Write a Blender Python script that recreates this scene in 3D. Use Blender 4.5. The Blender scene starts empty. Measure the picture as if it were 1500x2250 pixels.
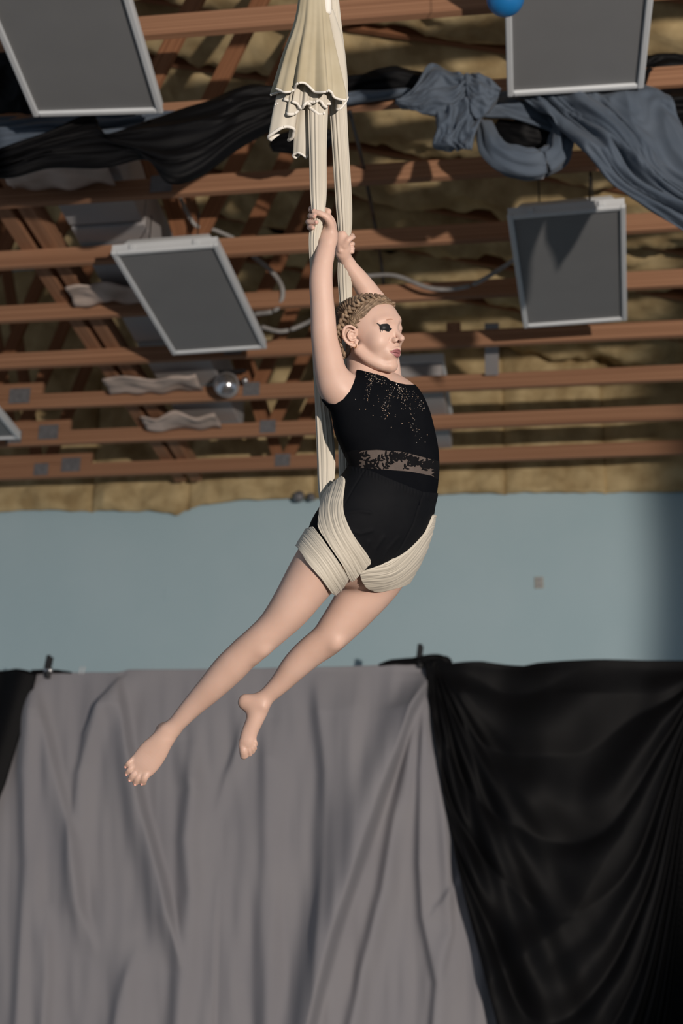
import bpy, bmesh, math, random
import numpy as np
from mathutils import Vector, Matrix, noise as mnoise
random.seed(7); rng = np.random.default_rng(7)
scene = bpy.context.scene
C = scene.collection

# ------------------------------------------------------------------ camera
F = 3158.9                                  # focal length in pixels of a 1500x2250 frame
CAM = np.array([0.0, 0.0, 1.6])
PITCH, YAW, ROLL = 0.371588, -0.142893, 0.018744
def _basis():
    cp, sp, cy, sy = math.cos(PITCH), math.sin(PITCH), math.cos(YAW), math.sin(YAW)
    f = np.array([sy*cp, cy*cp, sp]); rt = np.array([cy, -sy, 0.0]); up = np.cross(rt, f)
    c, s = math.cos(ROLL), math.sin(ROLL)
    return c*rt + s*up, -s*rt + c*up, f
RT, UP, FW = _basis()
D0 = 3.59                                   # how far the performer hangs from the camera
PPM = F / D0                                # pixels per metre at the performer

cam_d = bpy.data.cameras.new('camera'); cam = bpy.data.objects.new('camera', cam_d); C.objects.link(cam)
cam.matrix_world = Matrix(((RT[0], UP[0], -FW[0], CAM[0]), (RT[1], UP[1], -FW[1], CAM[1]), (RT[2], UP[2], -FW[2], CAM[2]), (0, 0, 0, 1)))
cam_d.sensor_fit = 'VERTICAL'; cam_d.sensor_height = 36.0; cam_d.lens = F * 36.0 / 2250.0
cam_d.clip_start = 0.05; cam_d.clip_end = 100
cam_d.dof.use_dof = True; cam_d.dof.focus_distance = D0 - 0.03; cam_d.dof.aperture_fstop = 3.2
scene.camera = cam

# ------------------------------------------------------------------ light
world = bpy.data.worlds.new('hall_ambient'); scene.world = world; world.use_nodes = True
bg = world.node_tree.nodes['Background']; bg.inputs[0].default_value = (0.58, 0.69, 0.83, 1); bg.inputs[1].default_value = 0.32
def spot(name, loc, aim, power, col, size, angle, blend):
    l = bpy.data.lights.new(name, 'SPOT'); l.energy = power; l.color = col; l.shadow_soft_size = size
    l.spot_size = math.radians(angle); l.spot_blend = blend
    o = bpy.data.objects.new(name, l); C.objects.link(o); o.location = loc
    o.rotation_euler = (Vector(aim) - Vector(loc)).to_track_quat('-Z', 'Y').to_euler()
    return o
spot('stage_spotlight', (4.8, -4.5, 1.3), (-6.9, 10.5, 5.9), 4500, (1.0, 0.89, 0.79), 0.10, 46.6, 0.13)

vs = scene.view_settings
vs.view_transform = 'Standard'; vs.look = 'None'; vs.gamma = 1.0; vs.use_curve_mapping = False; vs.exposure = 0.0

# ------------------------------------------------------------------ helpers
def ray(px, py): return FW + (px-750)/F*RT - (py-1125)/F*UP
def at(px, py, D): return CAM + D*ray(px, py)
def atY(px, py, Y): d = ray(px, py); return CAM + d*((Y-CAM[1])/d[1])
def atZ(px, py, Z): d = ray(px, py); return CAM + d*((Z-CAM[2])/d[2])
def U(x, y, z=0.0): return at(x, y, D0 - z/PPM)                # z: pixels towards the camera from the performer's plane
def project(V):
    R = V - CAM; D = R @ FW
    return 750 + F*(R @ RT)/D, 1125 - F*(R @ UP)/D, (D0 - D)*PPM

def tag(o, label=None, cat=None, group=None, kind=None):
    if label: o['label'] = label
    if cat: o['category'] = cat
    if group: o['group'] = group
    if kind: o['kind'] = kind
    return o
def empty(name, loc, rz=0.0):
    o = bpy.data.objects.new(name, None); C.objects.link(o); o.location = Vector(loc); o.rotation_euler = (0, 0, rz); o.empty_display_size = 0.1
    return o
def link(name, me, mat, parent=None, smooth=True):
    o = bpy.data.objects.new(name, me); C.objects.link(o)
    if mat is not None and len(me.materials) == 0: me.materials.append(mat)
    if smooth: me.polygons.foreach_set('use_smooth', [True]*len(me.polygons))
    if parent is not None:
        o.parent = parent
        m = Matrix.Translation(parent.location) @ parent.rotation_euler.to_matrix().to_4x4()
        o.matrix_parent_inverse = m.inverted()
    return o
def mesh(name, V, Fc):
    me = bpy.data.meshes.new(name); me.from_pydata([tuple(map(float, v)) for v in V], [], [tuple(map(int, f)) for f in Fc]); me.update()
    return me

def mat(name, col, rough=0.7, col2=None, scale=8.0, stretch=(1, 1, 1), bump=0.0, bscale=40.0, spec=0.3, sheen=0.0, metal=0.0, sss=0.0, detail=4.0, lo=0.35, hi=0.65, rnd=False):
    m = bpy.data.materials.new(name); m.use_nodes = True; nt = m.node_tree; N = nt.nodes; L = nt.links
    b = N['Principled BSDF']; b.inputs['Roughness'].default_value = rough; b.inputs['Metallic'].default_value = metal
    b.inputs['Specular IOR Level'].default_value = spec
    b.inputs['Base Color'].default_value = (*col, 1)
    if sheen: b.inputs['Sheen Weight'].default_value = sheen; b.inputs['Sheen Roughness'].default_value = 0.4
    if sss:
        b.inputs['Subsurface Weight'].default_value = sss; b.inputs['Subsurface Radius'].default_value = (1.0, 0.45, 0.25); b.inputs['Subsurface Scale'].default_value = 0.008
    tc = N.new('ShaderNodeTexCoord'); mp = N.new('ShaderNodeMapping'); mp.inputs['Scale'].default_value = stretch
    L.new(tc.outputs['Object'], mp.inputs['Vector'])
    if rnd:
        oi = N.new('ShaderNodeObjectInfo'); mu = N.new('ShaderNodeMath'); mu.operation = 'MULTIPLY'; mu.inputs[1].default_value = 37.0
        L.new(oi.outputs['Random'], mu.inputs[0]); cb = N.new('ShaderNodeCombineXYZ')
        for i in range(3): L.new(mu.outputs[0], cb.inputs[i])
        L.new(cb.outputs[0], mp.inputs['Location'])
    if col2:
        nz = N.new('ShaderNodeTexNoise'); nz.inputs['Scale'].default_value = scale; nz.inputs['Detail'].default_value = detail
        L.new(mp.outputs[0], nz.inputs['Vector'])
        r = N.new('ShaderNodeValToRGB'); r.color_ramp.elements[0].position = lo; r.color_ramp.elements[1].position = hi
        r.color_ramp.elements[0].color = (*col, 1); r.color_ramp.elements[1].color = (*col2, 1)
        L.new(nz.outputs['Fac'], r.inputs[0]); L.new(r.outputs[0], b.inputs['Base Color'])
    if bump:
        n2 = N.new('ShaderNodeTexNoise'); n2.inputs['Scale'].default_value = bscale; n2.inputs['Detail'].default_value = 3
        L.new(mp.outputs[0], n2.inputs['Vector'])
        bp = N.new('ShaderNodeBump'); bp.inputs['Strength'].default_value = bump; bp.inputs['Distance'].default_value = 0.01
        L.new(n2.outputs['Fac'], bp.inputs['Height']); L.new(bp.outputs[0], b.inputs['Normal'])
    return m

M = dict(
    wall=mat('teal_wall_paint', (0.445, 0.60, 0.655), 0.85, (0.475, 0.625, 0.68), 1.5, bump=0.05, bscale=30),
    floor=mat('hall_floor', (0.20, 0.15, 0.11), 0.5, (0.26, 0.20, 0.15), 3),
    deck=mat('roof_deck', (0.055, 0.035, 0.025), 0.9, (0.09, 0.06, 0.04), 5),
    foam=mat('yellow_insulation', (0.36, 0.26, 0.13), 0.95, (0.60, 0.47, 0.26), 5, bump=0.5, bscale=14, spec=0.1, detail=6),
    foam2=mat('foil_faced_insulation', (0.62, 0.51, 0.45), 0.7, (0.45, 0.37, 0.32), 6, bump=0.4, bscale=20),
    wood=mat('red_brown_timber', (0.25, 0.125, 0.07), 0.75, (0.40, 0.215, 0.125), 3.0, (1.2, 5, 5), bump=0.1, bscale=12, spec=0.2, rnd=True),
    wood_dark=mat('dark_web_timber', (0.20, 0.085, 0.042), 0.8, (0.30, 0.14, 0.07), 3.0, (1.2, 5, 5), spec=0.2, rnd=True),
    plate=mat('galvanised_plate', (0.16, 0.16, 0.17), 0.5, (0.22, 0.22, 0.23), 30, metal=0.3),
    white=mat('white_enamel', (0.66, 0.69, 0.71), 0.45, (0.70, 0.73, 0.75), 4),
    lens=mat('grey_prismatic_lens', (0.215, 0.22, 0.225), 0.5, (0.235, 0.24, 0.245), 2, bump=0.05, bscale=120),
    duct=mat('pale_sheet_duct', (0.34, 0.35, 0.37), 0.55, (0.42, 0.38, 0.36), 1.5),
    cable=mat('grey_flex_conduit', (0.28, 0.27, 0.26), 0.5, (0.34, 0.33, 0.32), 30),
    rod=mat('dark_steel', (0.03, 0.03, 0.032), 0.4, (0.04, 0.04, 0.042), 20, metal=0.5),
    chrome=mat('polished_steel', (0.6, 0.6, 0.62), 0.2, (0.66, 0.66, 0.68), 20, metal=0.9),
    black=mat('black_jersey', (0.003, 0.003, 0.0036), 0.62, (0.0042, 0.0042, 0.005), 6, spec=0.16),
    blue=mat('slate_blue_fabric', (0.085, 0.11, 0.145), 0.8, (0.105, 0.13, 0.165), 5, bump=0.05, bscale=60, spec=0.2, sheen=0.1),
    grey=mat('grey_cotton', (0.305, 0.297, 0.318), 0.88, (0.325, 0.315, 0.332), 2, bump=0.04, bscale=90, spec=0.15, sheen=0.1),
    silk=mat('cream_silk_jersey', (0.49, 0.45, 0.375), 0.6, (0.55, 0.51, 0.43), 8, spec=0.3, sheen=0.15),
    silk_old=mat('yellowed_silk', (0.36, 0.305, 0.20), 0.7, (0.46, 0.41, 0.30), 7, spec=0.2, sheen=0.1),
    silk_hem=mat('white_hem', (0.70, 0.67, 0.61), 0.6, (0.74, 0.71, 0.65), 10),
    balloon=mat('blue_rubber', (0.012, 0.16, 0.42), 0.35, (0.014, 0.17, 0.44), 5, spec=0.5),
    skin=mat('skin', (0.565, 0.375, 0.295), 0.48, (0.62, 0.425, 0.345), 9, spec=0.35, sss=0.25),
    leotard=mat('black_leotard', (0.0035, 0.004, 0.0055), 0.8, (0.005, 0.0055, 0.007), 12, spec=0.03),
    shorts=mat('black_shorts', (0.0055, 0.006, 0.0075), 0.72, (0.0075, 0.008, 0.0095), 12, spec=0.06),
    mesh=mat('sheer_mesh', (0.085, 0.068, 0.060), 0.75, (0.11, 0.088, 0.078), 30, spec=0.2),
    velvet=mat('black_velvet', (0.004, 0.004, 0.005), 0.9, (0.006, 0.006, 0.007), 30, spec=0.1),
    gem=mat('rhinestone', (0.80, 0.74, 0.68), 0.25, (0.85, 0.52, 0.30), 130, spec=0.9, metal=0.15),
    hair=mat('ash_blonde_hair', (0.10, 0.062, 0.038), 0.55, (0.30, 0.21, 0.135), 60, (1, 1, 1), bump=0.3, bscale=200, spec=0.4),
    makeup=mat('black_eye_makeup', (0.006, 0.006, 0.007), 0.5, (0.01, 0.01, 0.011), 90, spec=0.3),
    lips=mat('mauve_lips', (0.27, 0.10, 0.10), 0.4, (0.33, 0.13, 0.13), 60, spec=0.4),
    brow=mat('light_brow', (0.36, 0.19, 0.13), 0.7, (0.42, 0.23, 0.16), 90),
    nail=mat('nail', (0.62, 0.33, 0.28), 0.35, (0.66, 0.37, 0.31), 50),
    gold=mat('gold', (0.8, 0.5, 0.28), 0.2, (0.85, 0.56, 0.33), 50, metal=0.9),
    socket=mat('ivory_plastic', (0.42, 0.42, 0.38), 0.4, (0.46, 0.46, 0.42), 10),
)

def grid_faces(nu, nv, wrap=False):
    f = []
    for j in range(nv-1):
        for i in range(nu if wrap else nu-1):
            a = j*nu+i; b = j*nu+(i+1) % nu
            f.append((a, b, b+nu, a+nu))
    return f
def box_bm(bm, c, s, rot=None, bev=0.0):
    r = bmesh.ops.create_cube(bm, size=1.0); vs_ = r['verts']
    for v in vs_:
        p = Vector((v.co.x*s[0], v.co.y*s[1], v.co.z*s[2]))
        if rot is not None: p = rot @ p
        v.co = p + Vector(c)
    if bev: bmesh.ops.bevel(bm, geom=list({e for v in vs_ for e in v.link_edges}), offset=bev, segments=2, affect='EDGES', profile=0.5)
def bm_mesh(name, bm):
    me = bpy.data.meshes.new(name); bm.to_mesh(me); bm.free(); return me
def box_obj(name, c, s, m, parent=None, rot=None, bev=0.0):
    bm = bmesh.new(); box_bm(bm, c, s, rot, bev); return link(name, bm_mesh(name, bm), m, parent, smooth=False)

def board_mesh():
    bm = bmesh.new(); box_bm(bm, (0, 0, 0), (1, 1, 1)); 
    bmesh.ops.bevel(bm, geom=[e for e in bm.edges if abs((e.verts[0].co-e.verts[1].co).x) > 0.5], offset=0.05, segments=1, affect='EDGES')
    return bm_mesh('board', bm)
BOARD = {}
def board(name, p0, p1, w, h, m, parent=None):
    """a sawn board from p0 to p1, w thick (world Y when possible), h deep; all boards of a material share one mesh"""
    if m.name not in BOARD:
        BOARD[m.name] = board_mesh(); BOARD[m.name].materials.append(m)
    o = bpy.data.objects.new(name, BOARD[m.name]); C.objects.link(o)
    p0, p1 = Vector(p0), Vector(p1); x = (p1-p0); Ln = x.length; x.normalize()
    y = Vector((0, 1, 0)) if abs(x.y) < 0.7 else Vector((1, 0, 0))
    z = x.cross(y).normalized(); y = z.cross(x)
    R = Matrix((x, y, z)).transposed().to_4x4()
    w4 = Matrix.Translation((p0+p1)/2) @ R @ Matrix.Diagonal((Ln, w, h, 1))
    if parent is not None:
        o.parent = parent
        w4 = (Matrix.Translation(parent.location) @ parent.rotation_euler.to_matrix().to_4x4()).inverted() @ w4
    o.matrix_basis = w4
    return o

def catmull(P, n):
    P = np.asarray(P, float); Q = np.vstack([2*P[0]-P[1], P, 2*P[-1]-P[-2]]); out = []
    for i in range(len(P)-1):
        p0, p1, p2, p3 = Q[i:i+4]
        for t in np.linspace(0, 1, n, endpoint=False):
            out.append(0.5*((2*p1)+(-p0+p2)*t+(2*p0-5*p1+4*p2-p3)*t*t+(-p0+3*p1-3*p2+p3)*t**3))
    out.append(P[-1]); return np.array(out)
def sweep(Cn, A, B, seg=20, alpha=None, corr=None, caps=True):
    """closed tube through world centres Cn; A half width across the view, B half depth towards the view, alpha turns the oval"""
    n = len(Cn); T = np.gradient(Cn, axis=0); T /= np.linalg.norm(T, axis=1)[:, None]
    V = []; th = np.linspace(0, 2*math.pi, seg, endpoint=False)
    for i in range(n):
        view = Cn[i]-CAM; view = view/np.linalg.norm(view)
        e = np.cross(T[i], view); e_n = np.linalg.norm(e)
        e = e/e_n if e_n > 0.05 else (RT - T[i]*(RT @ T[i]))
        e /= np.linalg.norm(e)
        if e @ RT < 0 and abs(e @ RT) > 0.3: e = -e
        elif abs(e @ RT) <= 0.3 and e @ UP < 0: e = -e
        w = np.cross(e, T[i]); w /= np.linalg.norm(w)
        if w @ view > 0: w = -w                              # w points at the viewer
        if alpha is not None:
            al = alpha[i]; a1 = -math.sin(al)*e + math.cos(al)*w; a2 = math.cos(al)*e + math.sin(al)*w
        else: a1, a2 = e, w
        for k, t in enumerate(th):
            q = 1.0 if corr is None else 1.0 + corr(i/(n-1), t)
            V.append(Cn[i] + q*(A[i]*math.cos(t)*a1 + B[i]*math.sin(t)*a2))
    Fc = grid_faces(seg, n, True)
    if caps:
        V.append(Cn[0] - T[0]*0.55*min(A[0], B[0])); V.append(Cn[-1] + T[-1]*0.55*min(A[-1], B[-1])); a, b = n*seg, n*seg+1
        for i in range(seg):
            Fc.append((a, (i+1) % seg, i)); Fc.append((b, (n-1)*seg+i, (n-1)*seg+(i+1) % seg))
    return np.array(V), Fc
def tube_px(S, n=6, seg=20, alpha=False, **kw):
    """stations (x, y, z, a, b[, alpha deg]) in photo pixels around the performer"""
    S = np.array(S, float); S = catmull(S, n)
    Cn = np.array([U(*s[:3]) for s in S]); k = np.array([(D0 - s[2]/PPM)/F for s in S])
    return sweep(Cn, np.maximum(S[:, 3], 0.5)*k, np.maximum(S[:, 4], 0.5)*k, seg, np.radians(S[:, 5]) if alpha else None, **kw)
def blob_px(x, y, z, a, b, c, ang=0.0, seg=20, rings=14):
    """ellipsoid, half sizes a (along ang in the picture), b (across), c (towards the camera)"""
    k = (D0 - z/PPM)/F; c0 = U(x, y, z); ca, sa = math.cos(math.radians(ang)), math.sin(math.radians(ang))
    e1 = ca*RT - sa*UP; e2 = sa*RT + ca*UP; e3 = -FW; V = []
    for j in range(1, rings):
        ph = math.pi*j/rings
        for i in range(seg):
            t = 2*math.pi*i/seg
            V.append(c0 + k*(a*math.sin(ph)*math.cos(t)*e1 + c*math.sin(ph)*math.sin(t)*e3 + b*math.cos(ph)*e2))
    Fc = grid_faces(seg, rings-1, True); n = len(V); V += [c0 + k*b*e2, c0 - k*b*e2]
    for i in range(seg): Fc += [(n, (i+1) % seg, i), (n+1, (rings-2)*seg+i, (rings-2)*seg+(i+1) % seg)]
    return np.array(V), Fc
def join(parts):
    V = []; Fc = []; o = 0
    for v, f in parts:
        V.append(v); Fc += [tuple(i+o for i in q) for q in f]; o += len(v)
    return np.vstack(V), Fc
def world_tube(pts, r, seg=8, n=6):
    P = catmull(pts, n); rr = np.full(len(P), r); return sweep(P, rr, rr, seg)

def poly_sdf(x, y, poly):
    """signed distance to a polygon, positive inside"""
    P = np.asarray(poly, float); d = np.full(len(x), 1e9); ins = np.zeros(len(x), bool)
    for i in range(len(P)):
        a, b = P[i], P[(i+1) % len(P)]; e = b-a; wx = x-a[0]; wy = y-a[1]
        t = np.clip((wx*e[0]+wy*e[1])/(e @ e + 1e-12), 0, 1); d = np.minimum(d, np.hypot(wx-e[0]*t, wy-e[1]*t))
        c = ((a[1] <= y) & (b[1] > y)) | ((b[1] <= y) & (a[1] > y))
        xi = a[0] + (y-a[1])/(e[1] if abs(e[1]) > 1e-9 else 1e-9)*e[0]; ins ^= c & (x < xi)
    return np.where(ins, d, -d)
def line_dist(x, y, line):
    """signed distance to an open polyline (positive on its right when walking along it in the picture) and the walked length"""
    P = np.asarray(line, float); d = np.full(len(x), 1e9); sg = np.ones(len(x)); al = np.zeros(len(x)); L0 = 0
    for i in range(len(P)-1):
        a, b = P[i], P[i+1]; e = b-a; l = np.linalg.norm(e); wx = x-a[0]; wy = y-a[1]
        t = np.clip((wx*e[0]+wy*e[1])/(l*l), 0, 1); dd = np.hypot(wx-e[0]*t, wy-e[1]*t); m = dd < d
        d[m] = dd[m]; sg[m] = np.sign(e[0]*wy-e[1]*wx)[m]; al[m] = (L0+t*l)[m]; L0 += l
    return d*sg, al

# ------------------------------------------------------------------ the hall
HC = 1.6 + 4.2529                     # underside of the bottom chords
SP = 0.61; Y_A = 5.0151 - 0.02        # truss spacing, first truss in view
YW = 10.5                             # the far wall
floor = box_obj('floor', (-0.5, 3.5, -0.05), (15, 15, 0.1), M['floor']); tag(floor, 'brown hall floor below the performer', kind='structure')
wtop = atY(750, 1062, YW)[2]
WH = HC+3.4; wall = box_obj('wall_back', (-0.5, YW+0.08, WH/2), (15.4, 0.16, WH), M['wall']); tag(wall, 'pale teal painted wall behind the curtains', kind='structure')

def roof_z(x): return HC + 0.34 + 0.27*(3.0 - x)
def bumpy(x, y, s=1.0):
    return (0.10*mnoise.noise((x*2.2, y*2.2, 3.1)) + 0.06*mnoise.noise((x*5.5, y*5.5, 1.7)) + 0.03*mnoise.noise((x*13, y*13, 9.2)))*s
X0, X1 = -8.0, 3.3
# roof deck
dv = [(X0, 3.2, roof_z(X0)+0.22), (X1, 3.2, roof_z(X1)+0.22), (X1, YW+0.16, roof_z(X1)+0.22), (X0, YW+0.16, roof_z(X0)+0.22)]
dv += [(a, b, c+0.04) for a, b, c in dv]
ceil = link('ceiling', mesh('ceiling', dv, [(0, 1, 2, 3), (7, 6, 5, 4), (0, 4, 5, 1), (1, 5, 6, 2), (2, 6, 7, 3), (3, 7, 4, 0)]), M['deck'], smooth=False)
tag(ceil, 'dark sloping roof deck above the trusses', kind='structure')
truss_Y = [Y_A + (i-1)*SP for i in range(0, 10)]
for i in range(len(truss_Y)):                                     # one batt in each bay between the trusses
    ya = truss_Y[i]+0.03; yb = ya + SP - 0.06
    if i == len(truss_Y)-1: yb = YW - 0.02
    nx, ny = 190, 15; V = []
    for j in range(ny):
        for k in range(nx):
            u = k/(nx-1); v = j/(ny-1); x = X0 + (X1-X0)*u; y = ya + (yb-ya)*v
            V.append((x, y + 0.02*mnoise.noise((x*4, i, 0)), roof_z(x) + 0.14 - 0.15*math.sin(math.pi*v)**0.6 + bumpy(x, y, 1.25)))
    link('insulation_batt', mesh('insulation_batt', V, [f[::-1] for f in grid_faces(nx, ny)]), M['foam'], ceil)
# gable batts on the far wall above the paint, ragged along the bottom
edge_px = [(-400, 1138), (0, 1131), (60, 1125), (180, 1127), (330, 1128), (375, 1131), (392, 1140), (410, 1124), (440, 1116), (520, 1106), (640, 1100), (700, 1101), (860, 1096), (970, 1091), (1150, 1088), (1350, 1086), (1500, 1086), (1900, 1080)]
ex = [atY(a, b, YW)[0] for a, b in edge_px]; ez = [atY(a, b, YW)[2] for a, b in edge_px]
bx = [ex[0], *[atY(p, 1100, YW)[0] for p in (-60, 205, 415, 690, 905, 1110, 1330)], ex[-1]]
for i in range(len(bx)-1):
    nx, nz = 42, 34; V = []; a, b = bx[i]-0.012, bx[i+1]+0.012
    for j in range(nz):
        for k in range(nx):
            u = k/(nx-1); v = j/(nz-1); x = a + (b-a)*u; zb = np.interp(x, ex, ez) + 0.012*mnoise.noise((x*9, 4.0, i)); zt = min(roof_z(x)+0.2, HC+2.2)
            z = zb + (zt-zb)*v**1.4
            pill = min(1, 6*u, 6*(1-u))**0.5*min(1, 12*v + 0.35)**0.5
            V.append((x, YW - 0.005 - 0.085*pill - bumpy(x, z, 0.55)*pill, z))
    link('insulation_batt', mesh('insulation_batt', V, grid_faces(nx, nz)), M['foam'], wall)

# trusses
XV = atZ(612, 1005, HC+0.02)[0]
names_far = ['nearest the blue wall', 'second from the blue wall', 'third from the blue wall', 'fourth from the blue wall', 'fifth from the blue wall', 'sixth from the blue wall', 'seventh from the blue wall', 'eighth from the blue wall', 'ninth from the blue wall', 'farthest from the blue wall']
CH = 0.105
for i, y in enumerate(truss_Y):
    k = len(truss_Y)-1-i
    t = empty('roof_truss', (0, y, HC))
    tag(t, 'reddish brown wooden roof truss, '+names_far[k], 'truss', 'roof trusses')
    board('bottom_chord', (X0, y, HC+CH/2), (X1+0.1, y, HC+CH/2), 0.042, CH, M['wood'], t)
    board('top_chord', (X0, y, roof_z(X0)+0.14), (X1, y, roof_z(X1)+0.14), 0.042, 0.11, M['wood_dark'], t)
    step = 0.62
    for q in range(-4, 1):
        xb = XV + q*1.9
        if xb < X0+0.3 or xb > X1-1.2: continue
        for s in (-1, 1):
            xt = xb + s*step; zt = roof_z(xt)+0.10
            if s == 1 and xb > XV+0.1: xt = xb+0.04; zt = roof_z(xt)+0.1
            board('web', (xb + s*0.03, y-0.001*s, HC+CH*0.72), (xt, y-0.001*s, zt), 0.036, 0.088, M['wood_dark'], t)
        if q <= 1:
            box_obj('gusset_plate', (xb, y-0.024, HC+CH*0.62), (0.115, 0.004, 0.10), M['plate'], t)
    # splice with a second board on top of the chord, left
    xs = {9: (155, 1022), 8: (105, 955), 7: (42, 872)}.get(i)
    if xs:
        p = atY(xs[0], xs[1], y-0.03)
        board('splice_board', (p[0]-1.2, y, HC+CH+0.045), (p[0]+0.16, y, HC+CH+0.045), 0.042, 0.085, M['wood'], t)
        box_obj('gusset_plate', (p[0], y-0.024, HC+CH*0.9), (0.15, 0.004, 0.115), M['plate'], t)
    if i == 6:
        p = atY(1012, 716, y)
        board('splice_block', (p[0]-0.045, y, HC+CH), (p[0]-0.045, y, HC+CH+0.06), 0.042, 0.09, M['wood'], t)

# bracing boards running along the hall on top of the chords
pb = atZ(20, 470, HC+CH+0.05)[0]
for dx, nm in ((0.0, 'left'), (0.13, 'right')):
    b = board('brace_board', (pb+dx, truss_Y[2]+0.1, HC+CH+0.06), (pb+dx+0.05, YW-0.2, HC+CH+0.06), 0.09, 0.12, M['wood'])
    tag(b, 'long timber brace lying across the trusses, '+nm+' one of the pair', 'beam', 'long braces across the trusses')
# pale duct lying on the chords
dl, dr = atZ(116, 470, HC+CH)[0], atZ(304, 470, HC+CH)[0]
dct = empty('air_duct', ((dl+dr)/2, 7, HC+CH)); tag(dct, 'pale sheet metal air duct lying above the trusses at left', 'duct')
for a, b in ((5.75, 6.62), (6.65, 8.0), (8.03, 9.4)):
    box_obj('duct_section', ((dl+dr)/2+0.02, (a+b)/2, HC+CH+0.17), (dr-dl-0.04, b-a, 0.30), M['duct'], dct, bev=0.01)
for k, (a, b, yy) in enumerate(((40, 260, truss_Y[3]), (175, 320, truss_Y[5]), (250, 450, truss_Y[7]), (330, 490, truss_Y[8]))):
    z = HC+CH+0.012; pa, pb2 = atY(a, 400, yy), atY(b, 400, yy); V = []
    nx, ny = 26, 8
    xa = atY(a, [398, 660, 858, 940][k], yy)[0]; xb_ = atY(b, [398, 660, 858, 940][k], yy)[0]
    for j in range(ny):
        for q in range(nx):
            u = q/(nx-1); v = j/(ny-1); x = xa+(xb_-xa)*u
            V.append((x, yy-0.05-(0.22+0.08*mnoise.noise((x*5, 2.0, k)))*v, HC+CH*0.55 + 0.035*mnoise.noise((x*7, v*3, k*3))))
    o = link('insulation_wrap', mesh('insulation_wrap', V, grid_faces(nx, ny)), M['foam2'], dct)
    o.modifiers.new('thick', 'SOLIDIFY').thickness = 0.012

# ceiling unit above the chords behind the performer's face
yy = truss_Y[7]+0.12
pA, pB = atY(835, 800, yy), atY(970, 800, yy)
cu = empty('ceiling_unit', ((pA[0]+pB[0])/2, yy+0.3, HC+CH)); tag(cu, 'pale grey metal box sitting above the trusses behind the head', 'ventilation unit')
zt = pB[2]+0.02
w_ = pB[0]-pA[0]
box_obj('housing', ((pA[0]+pB[0])/2, yy+0.55, (HC+CH+zt)/2), (w_, 1.05, zt-HC-CH-0.004), M['duct'], cu, bev=0.01)
box_obj('lid', ((pA[0]+pB[0])/2, yy+0.55, zt+0.035), (w_+0.03, 1.09, 0.07), M['white'], cu, bev=0.008)

# grey strap hanging beside the short web, right
p0 = atY(1080, 712, truss_Y[6]+0.05); p1 = atY(1080, 822, truss_Y[7]-0.06)
b = board('wall_strap', p0+np.array([0, 0, 0.0]), p1, 0.09, 0.02, M['duct']); tag(b, 'pale grey flat strap between two trusses at right', 'strap')

# ------------------------------------------------------------------ fluorescent fixtures
def fixture(far_l, far_r, z, label, w=None):
    a, b = atZ(*far_l, z), atZ(*far_r, z); w = np.linalg.norm(b-a) if w is None else w; l = 2*w
    rz = math.atan2(b[1]-a[1], b[0]-a[0])
    t = empty('fluorescent_light', a, rz); tag(t, label, 'ceiling light', 'unlit fluorescent ceiling lights')
    def loc(o):                      # parts are made in the fixture's own frame: x right, y towards far edge (0) from near (-l), z up
        o.parent = t; o.matrix_parent_inverse = Matrix(); return o
    bm = bmesh.new()                 # housing: shallow tray, narrower on top
    pr = [(0.004, 0.0), (0.004, 0.045), (0.045, 0.06), (0.055, 0.085), (0.07, 0.11)]; rings = []
    for ins, h in pr: rings.append([bm.verts.new(p) for p in ((ins, -l+ins, h), (w-ins, -l+ins, h), (w-ins, -ins, h), (ins, -ins, h))])
    for r0, r1 in zip(rings, rings[1:]):
        for k in range(4): bm.faces.new((r0[k], r0[(k+1) % 4], r1[(k+1) % 4], r1[k]))
    bm.faces.new(rings[-1])
    loc(link('housing', bm_mesh('housing', bm), M['white'], None, False))
    for nm, c, s in (('frame_rail', (0.014, -l/2, 0.0), (0.028, l, 0.026)), ('frame_rail', (w-0.014, -l/2, 0.0), (0.028, l, 0.026)), ('frame_end', (w/2, -0.014, 0.0), (w-0.056, 0.028, 0.026)), ('frame_end', (w/2, -l+0.014, 0.0), (w-0.056, 0.028, 0.026))):
        o = box_obj(nm, c, s, M['white'], None, bev=0.006); loc(o)
    o = box_obj('lens_panel', (w/2, -l/2, 0.006), (w-0.054, l-0.054, 0.008), M['lens'], None); loc(o)
    for ix in (0.16, w-0.16):
        for iy in (-0.15, -l+0.15):
            v, f = world_tube([(ix, iy, 0.09), (ix, iy, 0.18), (ix, iy, 0.18+max(0.1, HC-z-0.02))], 0.004, 6, 2)
            loc(link('hanging_wire', mesh('hanging_wire', v, f), M['rod']))
    for k in (0.12, w-0.12):
        loc(box_obj('latch', (k, -l-0.004, 0.02), (0.03, 0.012, 0.03), M['white'], None, bev=0.003))
    return t
fixture((74, 253), (359, 245), HC-0.16, 'large unlit fluorescent ceiling light in the upper left corner')
fixture((1114, 209), (1413, 190), HC-0.16, 'large unlit fluorescent ceiling light beside the blue balloon')
fixture((379, 777), (586, 763), HC-0.15, 'unlit fluorescent ceiling light, tilted in view, left of the raised arms')
fixture((1150, 718), (1377, 701), HC-0.15, 'unlit fluorescent ceiling light below the blue swag at right')
fixture((-95, 968), (46, 962), HC-0.13, 'small distant fluorescent ceiling light cut by the left edge')

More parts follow.
